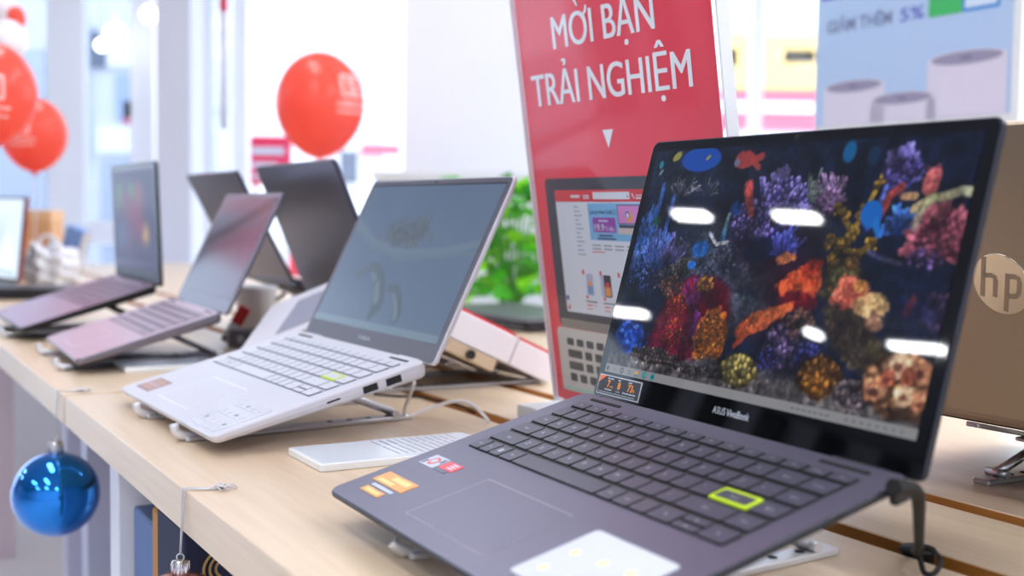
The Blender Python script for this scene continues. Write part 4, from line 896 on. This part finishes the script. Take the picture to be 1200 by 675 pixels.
flat('printed_page_details', [mat('page_ink', (60, 70, 110), .6), mat('page_white'), mat('page_grey', (150, 152, 164), .6), mat('page_red2', (230, 70, 72), .6), mat('phone_lilac', (190, 186, 216), .6), mat('phone_dark', (54, 52, 66), .6), mat('phone_blue', (120, 160, 200), .6), mat('phone_orange', (240, 160, 90), .6), mat('ball_blue', (70, 96, 190), .6), mat('mini_dark', (70, 62, 84), .6), mat('mini_pink', (222, 140, 206), .6), mat('mini_beige', (214, 196, 186), .6)], page2)

# ------------------------------------------------------------------ blue standee at the right
P0_ = st(-1.30, 1.72, -TOPZ); sd = empty('poster_standee', P0_, (0, 0, 0))
sd.matrix_world = Matrix.Translation(P0_) @ Matrix((TS, Vector((0, 0, 1)), TS.cross(Vector((0, 0, 1))))).transposed().to_4x4()
tag(sd, 'pale blue poster standee with three white cylinder speakers behind the bronze laptop', 'poster')
def sp(x, y, n=Vector(TS.cross(Vector((0, 0, 1))))):               # photo point -> board coordinates
    d = ray(x, y); k = (P0_-EYE).dot(n)/d.dot(n); q = EYE+d*k-P0_; return q.dot(TS), q.z
xl = sp(957, 70)[0]; xr = sp(1196, 70)[0]; xb = sp(1186, 70)[0]; yb = sp(1150, 135)[1]
b = MB(); b.slab(xl, .06, xr, 1.55, -.012, 0, .004, .001, 0); pan = b.build('panel', mat('standee_white', (232, 238, 240), .5), sd)
b = MB(); b.slab(xl-.04, 0, xr+.04, .06, -.12, .10, .004, .002, 0); b.build('foot', M_silver, sd)
def pb(b): b.slab(xl, yb, xb, 1.55, 0, .0015, .002, 0, 0)
flat('printed_blue', mat('poster_blue', (176, 204, 238), .5), pb, pan)
def cyl(b, xa, xb_, yt, ybt, m0, m1):
    cx, w = (xa+xb_)/2, (xb_-xa)/2; n = 28; e = w*.16
    top = [(cx+w*math.cos(2*PI*k/n), yt+e*math.sin(2*PI*k/n), .0024) for k in range(n)]
    body = [(cx+w*math.cos(PI+PI*k/14), ybt, .0020) for k in (0, 14)]
    b.add([(cx-w, ybt, .002), (cx+w, ybt, .002), (cx+w, yt, .002), (cx-w, yt, .002)], [(0, 1, 2, 3)], m0)
    b.add([(x, y, .0023) for x, y, _ in top], [tuple(range(n))], m0); b.add([(cx+(x-cx)*.9, yt+(y-yt)*.86, .0027) for x, y, _ in top], [tuple(range(n))], m1)
    b.add([(cx+(x-cx)*.16, yt+(y-yt)*.2, .003) for x, y, _ in top], [tuple(range(n))], 2)
def cy3(b):
    a = sp(966, 110); c = sp(1038, 95); y = sp(1003, 101)[1]; cyl(b, a[0], c[0], y, yb, 0, 1)
    a = sp(1088, 75); c = sp(1182, 60); y = sp(1136, 67)[1]; cyl(b, a[0], c[0], y, yb, 0, 1)
    a = sp(1021, 120); c = sp(1097, 110); y = sp(1059, 115)[1]; cyl(b, a[0], c[0], y, yb, 0, 1)
flat('printed_speakers', [mat('speaker_white', (216, 214, 234), .6), mat('speaker_mesh', (150, 148, 176), .6), mat('speaker_dark', (112, 110, 142), .6)], cy3, pan)
def st_txt(b):
    x0, y0 = sp(970, 40); x1, _ = sp(1046, 22); x2, _ = sp(1056, 19); x3, _ = sp(1084, 13); h = sp(970, 26)[1]-y0
    text_into(b, 'GIẢM THÊM', x0, y0, h, x1-x0, .0022, .02, 0); text_into(b, '5%', x2, y0, h, x3-x2, .0022, .01, 1)
    a = sp(964, 2); c = sp(1003, -6); b.slab(a[0], a[1], c[0], a[1]+.1, .0015, .0022, .001, 0, 1)
    a = sp(1089, 21); c = sp(1128, 14); b.slab(a[0], a[1]+.0, c[0], a[1]+.075, .0015, .0022, .003, 0, 2); d = sp(1173, 3); b.slab(c[0]+.001, a[1]-.0, d[0], a[1]+.075, .0015, .0022, .003, 0, 3); b.slab(c[0]+.006, a[1]+.006, d[0]-.005, a[1]+.07, .002, .0026, .003, 0, 4)
flat('printed_words', [mat('poster_ink', (122, 138, 178), .6), mat('poster_blue_ink', (90, 100, 200), .6), mat('poster_green', (60, 186, 100), .6), mat('poster_cyan', (50, 140, 216), .6), mat('poster_pale', (206, 226, 246), .6)], st_txt, pan)

# ------------------------------------------------------------------ balloons
M_bal = mat('red_balloon', (255, 118, 100), .22, sss=.0, trans=.0); M_balw = mat('white_balloon', (244, 238, 244), .25)
nt = M_bal.node_tree; pb_ = nt.nodes['Principled BSDF']; tr = nt.nodes.new('ShaderNodeBsdfTranslucent'); tr.inputs['Color'].default_value = lin((255, 120, 92)); mxs = nt.nodes.new('ShaderNodeMixShader'); mxs.inputs[0].default_value = .52
out = [n for n in nt.nodes if n.type == 'OUTPUT_MATERIAL'][0]; nt.links.new(pb_.outputs[0], mxs.inputs[1]); nt.links.new(tr.outputs[0], mxs.inputs[2]); nt.links.new(mxs.outputs[0], out.inputs['Surface'])
M_print = mat('balloon_print', (255, 206, 200), .4)
def balloon(label, px, py, wpx, hpx, d, m, print_=None, ribbon='down', rx=None):
    c = at(px, py, d); W = wpx/FPX*d/2; H = hpx/FPX*d
    root = empty('balloon', c); tag(root, label, 'balloon')
    prof = []
    for k in range(25):
        a = PI*k/24; zz = -math.cos(a); r_ = math.sin(a)
        if zz < 0: r_ *= (1-.16*abs(zz)**2.2)
        prof.append((W*r_, H*.5*zz*(1.0 if zz > 0 else 1.02)))
    b = MB(); b.lathe(prof, 40); body = b.build('skin', m, root)
    b = MB(); b.lathe([(W*.03, -H*.5), (W*.05, -H*.515), (W*.10, -H*.545), (W*.06, -H*.55)], 14); b.build('knot', m, root)
    if print_:
        def warp(x, y, z, yaw=print_[0], el=print_[1]):
            a = -PI/2+yaw+x/W; zz = max(-.95, min(.95, el+y/(H*.5))); r_ = math.sqrt(1-zz*zz)*(1 if zz > 0 else 1-.16*abs(zz)**2.2)*W*1.006
            return (r_*math.cos(a), r_*math.sin(a), H*.5*zz)
        b = MB(); k = W*.30; n = 8
        for i in range(n):                                          # emblem: rounded square ring with an S
            pass
        def patch(x0, y0, x1, y1):
            N = 6; vs = [warp(x0+(x1-x0)*i/N, y0+(y1-y0)*j/N, 0) for j in range(N+1) for i in range(N+1)]; b.add(vs, [(j*(N+1)+i, j*(N+1)+i+1, (j+1)*(N+1)+i+1, (j+1)*(N+1)+i) for j in range(N) for i in range(N)])
        t = k*.16
        patch(-k, k*.9, k, k*.9+t); patch(-k, -k*.6, k, -k*.6+t); patch(-k, -k*.6, -k+t, k*.9); patch(k-t, -k*.6, k, k*.9)
        text_into(b, 'S', -k*.42, -k*.30, k*1.05, k*.84, 0, .03, 0, warp=warp); text_into(b, 'cellphone', -k*1.5, -k*1.25, k*.34, k*3.0, 0, .03, 0, warp=warp); patch(-k*1.5, -k*1.75, k*1.5, -k*1.62)
        b.build('print', M_print, root)
    b = MB(); zf = {'down': -TOPZ-c.z, 'up': 2.3-c.z, 'table': -c.z+.004}[ribbon]; z0 = -H*.54 if ribbon != 'up' else H*.45
    b.tube([(0, 0, z0), (.004, .0, z0+(zf-z0)*.3), (-.004, 0, z0+(zf-z0)*.7), (0, 0, zf)], .0016, 6); b.build('ribbon', mat('ribbon_white', (226, 222, 232), .5), root)
    return root
balloon('red balloon floating in the middle of the shop window', 375, 123, 104, 124, 3.85, M_bal, (.98, .26))
balloon('large red balloon cut by the left picture edge', -16, 110, 114, 124, 2.6, M_bal, (.45, .0), 'table')
balloon('smaller red balloon with a pointed knot under the large left one', 40, 158, 75, 86, 3.25, M_bal, (-.05, .14), 'table')
balloon('small red balloon at the top left corner above the white one', 19, 22, 22, 30, 3.9, M_bal, None, 'up')
balloon('white balloon just above the large red one at the left edge', 8, 48, 46, 50, 3.7, M_balw, None, 'up')
balloon('white balloon touching the top left picture corner', 2, 8, 34, 36, 4.0, M_balw, None, 'up')
r = empty('hanging_ornament', at(262, 4, 4.8)); tag(r, 'red ornament on a pale pole at the top of the window', 'ornament')
b = MB(); b.lathe([(.002, -.04), (.016, -.03), (.020, 0), (.012, .03), (.002, .04)], 16); b.build('drop', mat('ornament_red', (206, 50, 66), .4), r)
b = MB(); b.tube([(0, 0, -.04), (0, 0, -.5)], .014, 8); b.tube([(0, 0, .03), (0, 0, 1.3)], .004, 6); b.build('pole', mat('pole_pink_grey', (206, 200, 210), .5), r)

# ------------------------------------------------------------------ plant
pp = at(597, 372, 2.98); r = empty('potted_plant', (pp.x, pp.y, 0)); tag(r, 'bright green leafy potted plant between the white laptop and the red sign', 'plant')
fl = MB(); sm = MB(); rnd = random.Random(11)
def leaf(b, base, d, L, Wd, roll, mi):
    d = d.normalized(); side = d.cross(Vector((0, 0, 1)))
    side = side.normalized() if side.length > .1 else Vector((1, 0, 0)); side = (Matrix.Rotation(roll, 3, d) @ side); up = side.cross(d); vs = []; N = 6
    prof = (.10, .72, 1.0, .92, .66, .34, .0)
    for k in range(N+1):
        t = k/N; c = base+d*L*t-up*L*.22*t*t
        vs += [c-side*Wd*prof[k]+up*Wd*.25*prof[k], c, c+side*Wd*prof[k]+up*Wd*.25*prof[k]]
    fs = []
    for k in range(N):
        a = k*3; fs += [(a, a+1, a+4, a+3), (a+1, a+2, a+5, a+4)]
    b.add(vs, fs, mi, True)
for k in range(170):
    a = rnd.uniform(0, 2*PI); h = rnd.uniform(-.02, .27); rad = (.165-.25*max(0, h-.08))*rnd.uniform(.25, 1.0); rad = max(.012, rad)
    tip = Vector((math.cos(a)*rad*.95, math.sin(a)*rad, h+.03)); s0 = Vector((math.cos(a)*.02, math.sin(a)*.02, -.02))
    if k % 2 == 0: sm.tube(smooth_path([s0, (s0+tip)/2+Vector((0, 0, .04)), tip], 4), .0018, 5)
    d = Vector((math.cos(a+rnd.uniform(-.9, .9)), math.sin(a+rnd.uniform(-.9, .9)), rnd.uniform(-.5, .8))); leaf(fl, tip, d, rnd.uniform(.048, .082), rnd.uniform(.018, .030), rnd.uniform(-1, 1), rnd.choice((0, 0, 1, 2)))
def leafmat(n, c):
    m = mat(n, c, .35); nt = m.node_tree; p = nt.nodes['Principled BSDF']; t = nt.nodes.new('ShaderNodeBsdfTranslucent'); t.inputs['Color'].default_value = lin(tuple(min(255, v+30) for v in c)); x = nt.nodes.new('ShaderNodeMixShader'); x.inputs[0].default_value = .45
    o = [q for q in nt.nodes if q.type == 'OUTPUT_MATERIAL'][0]; nt.links.new(p.outputs[0], x.inputs[1]); nt.links.new(t.outputs[0], x.inputs[2]); nt.links.new(x.outputs[0], o.inputs['Surface']); return m
tag(fl.build('foliage', [leafmat('leaf_green', (70, 176, 24)), leafmat('leaf_lime', (130, 206, 20)), leafmat('leaf_dark', (38, 128, 30))], r), kind=None); sm.build('stems', mat('stem_green', (90, 160, 50), .5), r)
b = MB(); b.lathe([(.06, -TOPZ+.14), (.085, -.06), (.088, -.045), (.080, -.045), (.074, -.06), (.02, -.07)], 28); b.build('pot', M_white, r)
b = MB(); b.lathe([(.13, -TOPZ), (.13, -TOPZ+.02), (.03, -TOPZ+.03), (.03, -TOPZ+.13), (.08, -TOPZ+.14), (.08, -TOPZ+.145)], 24); b.build('pot_stand', M_legw, r)

# white counter and wall behind the plant
r = empty('white_counter', at(555, 300, 3.45)); r.location.z = -TOPZ; tag(r, 'white counter behind the green plant, against the pillar', 'counter')
b = MB(); b.slab(-.27, -.12, .55, .25, .0, 1.05, .004, .002, 0); b.build('body', mat('counter_white', (232, 234, 240), .5), r)
b = MB(); b.slab(-.28, -.13, .56, .26, 1.05, 1.075, .004, .002, 0); b.build('counter_top', M_white, r)
# ------------------------------------------------------------------ the shop
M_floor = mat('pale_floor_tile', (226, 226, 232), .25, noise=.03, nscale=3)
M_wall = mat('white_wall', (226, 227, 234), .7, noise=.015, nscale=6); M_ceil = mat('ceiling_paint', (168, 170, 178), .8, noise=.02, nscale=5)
GY = 6.2                                                            # the glass front stands at y = GY
def sbox(name, x0, x1, y0, y1, z0, z1, m, b_=.0, parent=None):
    b = MB(); b.slab(x0, y0, x1, y1, z0, z1, b_, b_, 0, 2); return struct(b.build(name, m, parent))
sbox('floor', -10.5, 6.5, -4.5, GY, -TOPZ-.1, -TOPZ, M_floor)
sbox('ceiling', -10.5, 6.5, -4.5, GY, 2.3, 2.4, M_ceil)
sbox('wall_back', -10.5, 6.5, -4.6, -4.5, -TOPZ, 2.3, M_wall); sbox('wall_right', 6.5, 6.6, -4.5, GY, -TOPZ, 2.3, M_wall)
sbox('wall_left', -10.6, -10.5, -4.5, GY, -TOPZ, 2.3, M_wall)
def pillar(n, px0, px1, d, depth, m=M_wall):
    a = at(px0, 248, d); c = at(px1, 248, d); return sbox('trim_%d' % n, a.x, c.x, a.y, a.y+depth, -TOPZ, 2.3, m, .004)
pillar(1, 183, 224, 5.4, .22, mat('pillar_paint', (214, 214, 224), .7)); pillar(2, 472, 625, 3.9, .5)
M_frame = mat('white_frame', (242, 244, 250), .45); M_pane = glass('window_glass', (240, 246, 250), .05)
M_pane2 = glass('door_glass', (214, 222, 232), .08)
def window(n, x0, x1, z0, z1, mull=(), pane=None, fw_=.05, cross=()):
    w = sbox('window_%d' % n, x0, x1, GY-.02, GY+.06, z0, z0+fw_, M_frame)
    b = MB()
    for x in [x0, x1-fw_]+[m_ for m_ in mull]: b.slab(x, GY-.02, x+fw_, GY+.06, z0, z1, 0, 0, 0)
    b.slab(x0, GY-.02, x1, GY+.06, z1-fw_, z1, 0, 0, 0)
    for z in cross: b.slab(x0, GY-.015, x1, GY+.05, z, z+fw_, 0, 0, 0)
    b.build('frame', M_frame, w); b = MB(); b.slab(x0+fw_/2, GY+.016, x1-fw_/2, GY+.024, z0+fw_/2, z1-fw_/2, 0, 0, 0); b.build('pane', pane or M_pane, w); return w
X = lambda px: at(px, 248, GY).x
window(1, X(-420), X(75), -TOPZ, 2.3, [X(-150)], M_pane2, .07); window(2, X(75), X(183), -TOPZ, 2.3, [], M_pane2, .12, (.02,)); window(3, X(224), X(284), -TOPZ, 2.3, [X(240)], M_pane2, .04, (-.05,)); window(4, X(284), X(640), -TOPZ, 2.3, [], M_pane, .03)
window(5, X(640), X(1500), -TOPZ, 2.3, [X(875), X(1240)], M_pane, .06)
window(6, -10.5, X(-420), -TOPZ, 2.3, [-8.5, -6.5], M_pane2, .07)
# ceiling lamps of the shop
M_tube = mat('lamp_tube', (255, 255, 255), .5, emit=(250, 252, 255), es=70); M_panel = mat('lamp_panel', (255, 255, 255), .5, emit=(250, 252, 255), es=10.5); M_house = mat('lamp_housing', (230, 230, 234), .5)
def tube_lamp(label, c, L, rz, w=.09, m=None, group=None, drop=.0):
    r = empty('ceiling_light', c, (0, 0, rz)); tag(r, label, 'ceiling light', group)
    b = MB(); b.slab(-L/2-.02, -w/2-.02, L/2+.02, w/2+.02, -.02, 2.3-c[2], .004, .002, 0); b.build('housing', M_house, r)
    b = MB(); b.slab(-L/2, -w/2, L/2, w/2, -.032, -.0205, w*.35, .002, 0); b.build('diffuser', m or M_tube, r); return r
for (x0, y0), (x1, y1) in (((-5.58, 4.0), (-5.44, 3.72)), ((-5.12, 3.17), (-4.98, 2.88)), ((-8.6, 5.78), (-8.3, 5.32)), ((-6.85, 2.80), (-6.57, 2.40))):
    tube_lamp('slim white ceiling lamp over the left side of the shop', ((x0+x1)/2, (y0+y1)/2, 2.27), math.hypot(x1-x0, y1-y0), math.atan2(y1-y0, x1-x0), .08, None, 'slim ceiling lamps mirrored in the front laptop screen')
r = empty('downlight', (-7.24, 3.46, 2.28)); tag(r, 'round ceiling downlight over the left side of the shop', 'ceiling light'); b = MB(); b.lathe([(.07, -.012), (.07, -.02), (.01, -.021)], 20); b.build('diffuser', M_tube, r); b = MB(); b.lathe([(.09, .02), (.09, -.012), (.072, -.014)], 20); b.build('ring', M_house, r)
for ix in range(4):
    for iy in range(4):
        if ix == 0 and iy > 1: continue
        tube_lamp('added panel lamp brightening the right side of the table', (-3.2+ix*2.3, -3.2+iy*2.2, 2.27), 1.3, TROT, .32, M_panel, 'panel lamps in rows on the ceiling')
for x_, y_ in ((2.5, 2.3), (2.6, .1), (4.8, 1.2)): tube_lamp('added panel lamp brightening the right side of the table', (x_, y_, 2.27), 1.3, TROT, .32, M_panel, 'panel lamps in rows on the ceiling')  # extra lamps added to brighten the right part of the table
for i, (px, py, w) in enumerate(((135, 40, .052), (119, 53, .030), (175, 17, .038))):  # glowing balls on rods stand in for lamp reflections in the glass
    c = at(px, py, 5.9-.2*i); r = empty('lamp_reflection', c); tag(r, ('left glowing ball standing for a lamp reflection in the glass door', 'middle glowing ball standing for a lamp reflection in the glass door', 'highest glowing ball standing for a lamp reflection in the glass door')[i], 'lamp reflection')
    b = MB(); sphere_rings(b, w, 0, 24, 14); b.build('globe', mat('reflection_glow', (255, 255, 255), .5, emit=(255, 255, 255), es=3.0), r)
    b = MB(); b.tube([(0, 0, w), (0, 0, 2.3-c.z)], .004, 6); b.build('rod', M_frame, r)

for k in range(6):  # unseen racks added to mirror as dark columns in the front screen
    r = empty('added_rack', (-10.38, 2.75+.62*k, -TOPZ)); tag(r, 'added tall black rack along the left shop wall', 'rack', 'added black racks mirrored along the bottom of the front screen')
    b = MB(); b.slab(-.10, -.13, .10, .13, .0, 3.0, .004, .002, 0); b.build('body', M_lapK, r)
    b = MB()
    for z in (.4, .8, 1.2, 1.6, 2.0, 2.4): b.slab(.09, -.12, .22, .12, z, z+.02, .002, 0, 0)
    b.build('shelves', M_bezD, r)
# ------------------------------------------------------------------ the street outside
struct(tag(MB().slab(-40, GY+.06, 40, 45, -TOPZ-.2, -TOPZ-.12, 0, 0, 0).build('street', mat('street_pavement', (196, 196, 200), .8, noise=.08, nscale=1)), None))
def signboard(label, px0, px1, py0, py1, d, rgb, strips=(), post=True, skew=0.0, cat='sign', name='street_sign'):
    a = at(px0, py1, d); c = at(px1, py0, d); cx = (a.x+c.x)/2; w = abs(c.x-a.x)/2; h = c.z-a.z
    r = empty(name, (cx, a.y, -TOPZ-.12), (0, 0, skew)); tag(r, label, cat)
    z = a.z+TOPZ+.12; b = MB(); b.slab(-w, -.02, w, .02, z, z+h, .002, .001, 0); pn = b.build('panel', mat('sb_%d_%d_%d' % rgb, rgb, .5), r)
    if strips:
        b = MB()
        for (u0, v0, u1, v1) in strips: b.slab(-w+2*w*u0, -.026, -w+2*w*u1, -.0205, z+h*v0, z+h*v1, .0, 0, 0)
        b.build('print', M_white_paper, pn)
    if post: b = MB(); b.tube([(-w*.7, .03, 0), (-w*.7, .03, z+h*.8)], .02, 8); b.tube([(w*.7, .03, 0), (w*.7, .03, z+h*.8)], .02, 8); b.build('post', M_frame, r)
    return r
signboard('red street sign with white lines outside the window, left of the middle balloon', 291, 342, 160, 216, 7.4, (236, 40, 84), ((.1, .62, .85, .76), (.1, .35, .7, .45), (.1, .12, .6, .2)))
def house(label, px0, px1, py0, py1, d, depth, rgb, wins=(), sign=None, name='street_building'):
    a = at(px0, 400, d); c = at(px1, 400, d); zt = at(0, py0, d).z; zb = -TOPZ-.12
    r = empty(name, ((a.x+c.x)/2, d, zb)); tag(r, label, 'building'); w = (c.x-a.x)/2; H = zt-zb
    b = MB(); b.slab(-w, 0, w, depth, 0, H, 0, 0, 0); wl = b.build('wall', mat('wall_%d_%d_%d' % rgb, rgb, .8, noise=.04, nscale=1.5), r)
    b = MB(); b.slab(-w-.1, -.1, w+.1, depth, H, H+.2, 0, 0, 0); b.build('roof', mat('roof_grey', (206, 208, 214), .8), r)
    for (wx0, wy0, wx1, wy1, k) in wins:
        p = at(wx0, wy1, d); q = at(wx1, wy0, d); b = MB(); b.slab(p.x-(a.x+c.x)/2, -.06, q.x-(a.x+c.x)/2, -.002, p.z-zb, q.z-zb, 0, 0, 0)
        kk = {'g': mat('far_glass', (190, 196, 208), .2), 'y': mat('far_yellow', (240, 204, 138), .6), 'r': mat('far_red', (238, 110, 132), .6), 'w': mat('far_white', (246, 246, 250), .6), 'b': mat('far_blue', (170, 184, 212), .5), 'd': mat('far_dark', (110, 116, 134), .5), 'o': mat('far_tan', (226, 190, 130), .6)}[k]
        b.build('window' if k in 'gbd' else 'shop_sign' if k in 'yr' else 'panel', kk, r)
    return r
house('white building across the street behind the middle balloon', 226, 446, -260, 400, 13, 3, (246, 246, 250), ((389, 20, 415, 46, 'g'), (400, 84, 440, 100, 'g'), (300, 20, 340, 60, 'w'), (425, 170, 470, 182, 'r'), (400, 178, 420, 214, 'd'), (236, 60, 270, 130, 'w')))
house('cream house with a yellow side across the street beside the white pillar', 448, 474, -140, 400, 16.5, 2.5, (250, 226, 186), ((452, 48, 468, 140, 'y'), (447, 140, 462, 215, 'b')))
house('pale glass building with yellow and red shop signs right of the red sign', 800, 1075, -300, 400, 15, 4, (226, 232, 240), ((845, 45, 958, 108, 'y'), (842, 108, 960, 120, 'r'), (842, 122, 958, 134, 'w'), (842, 134, 960, 152, 'r'), (846, -60, 872, 40, 'g'), (882, -60, 952, 38, 'w'), (914, 62, 950, 76, 'o'), (842, 60, 860, 80, 'w')))
house('grey house far left across the street behind the glass door', -160, 182, -60, 400, 14, 3, (222, 223, 228), ((70, 30, 110, 190, 'g'), (110, 40, 132, 80, 'd'), (130, 40, 183, 80, 'w'), (140, 90, 170, 140, 'b'), (150, 120, 172, 145, 'r'), (118, 150, 182, 180, 'w'), (120, 190, 180, 330, 'g'), (0, 60, 60, 300, 'g')))
def scooter(label, px, py, d, rgb):
    p = onz(px, py, -TOPZ-.12); k = d/p.y; p = EYE+(p-EYE)*1.0; p = at(px, py, d); r = empty('motor_scooter', (p.x, p.y, -TOPZ-.12)); tag(r, label, 'scooter')
    for s_ in (-.55, .55):
        b = MB(); b.tube([(s_+.22*math.cos(a), 0, .27+.22*math.sin(a)) for a in [2*PI*i/20 for i in range(21)]], .05, 8); b.build('wheel', M_rubber, r)
    b = MB(); b.tube(smooth_path([(-.75, 0, .62), (-.3, 0, .72), (.05, 0, .40), (.35, 0, .45), (.5, 0, .95)], 5), .11, 10); b.build('body', mat('scooter_%d' % rgb[0], rgb, .3), r)
    b = MB(); b.tube([(-.65, 0, .82), (-.1, 0, .80)], .09, 8); b.build('seat', M_black, r); b = MB(); b.tube([(.46, -.3, 1.02), (.5, 0, 1.0), (.46, .3, 1.02)], .02, 6); b.build('handlebar', M_black, r)
scooter('red motor scooter parked outside behind the laptop lids', 440, 196, 9.0, (226, 56, 70))

# ------------------------------------------------------------------ light and camera
w = bpy.data.worlds.new('overcast_sky'); w.use_nodes = True; SC.world = w
bg = w.node_tree.nodes['Background']; bg.inputs['Color'].default_value = (.93, .96, 1.0, 1); bg.inputs['Strength'].default_value = 2.6
cam = bpy.data.cameras.new('camera'); co = bpy.data.objects.new('camera', cam); COL.objects.link(co)
co.matrix_world = Matrix.Translation(EYE) @ Matrix((RGT, UPV, -_fw)).transposed().to_4x4()
cam.sensor_width = 36.0; cam.lens = FPX/1200*36.0; cam.clip_start = .02; cam.clip_end = 200
cam.dof.use_dof = True; cam.dof.focus_distance = .93; cam.dof.aperture_fstop = 4.9; cam.dof.aperture_blades = 0
SC.camera = co
for o in list(bpy.data.objects):                                    # stand everything on the floor at z = 0
    if o.parent is None: o.location.z += TOPZ
SC.view_settings.view_transform = 'Standard'; SC.view_settings.look = 'None'; SC.view_settings.exposure = 0.72; SC.view_settings.gamma = 1.0; SC.view_settings.use_curve_mapping = False
SC.cycles.use_denoising = True; SC.cycles.max_bounces = 8; SC.cycles.transparent_max_bounces = 12; SC.cycles.sample_clamp_indirect = 6.0; SC.cycles.caustics_reflective = False; SC.cycles.caustics_refractive = False
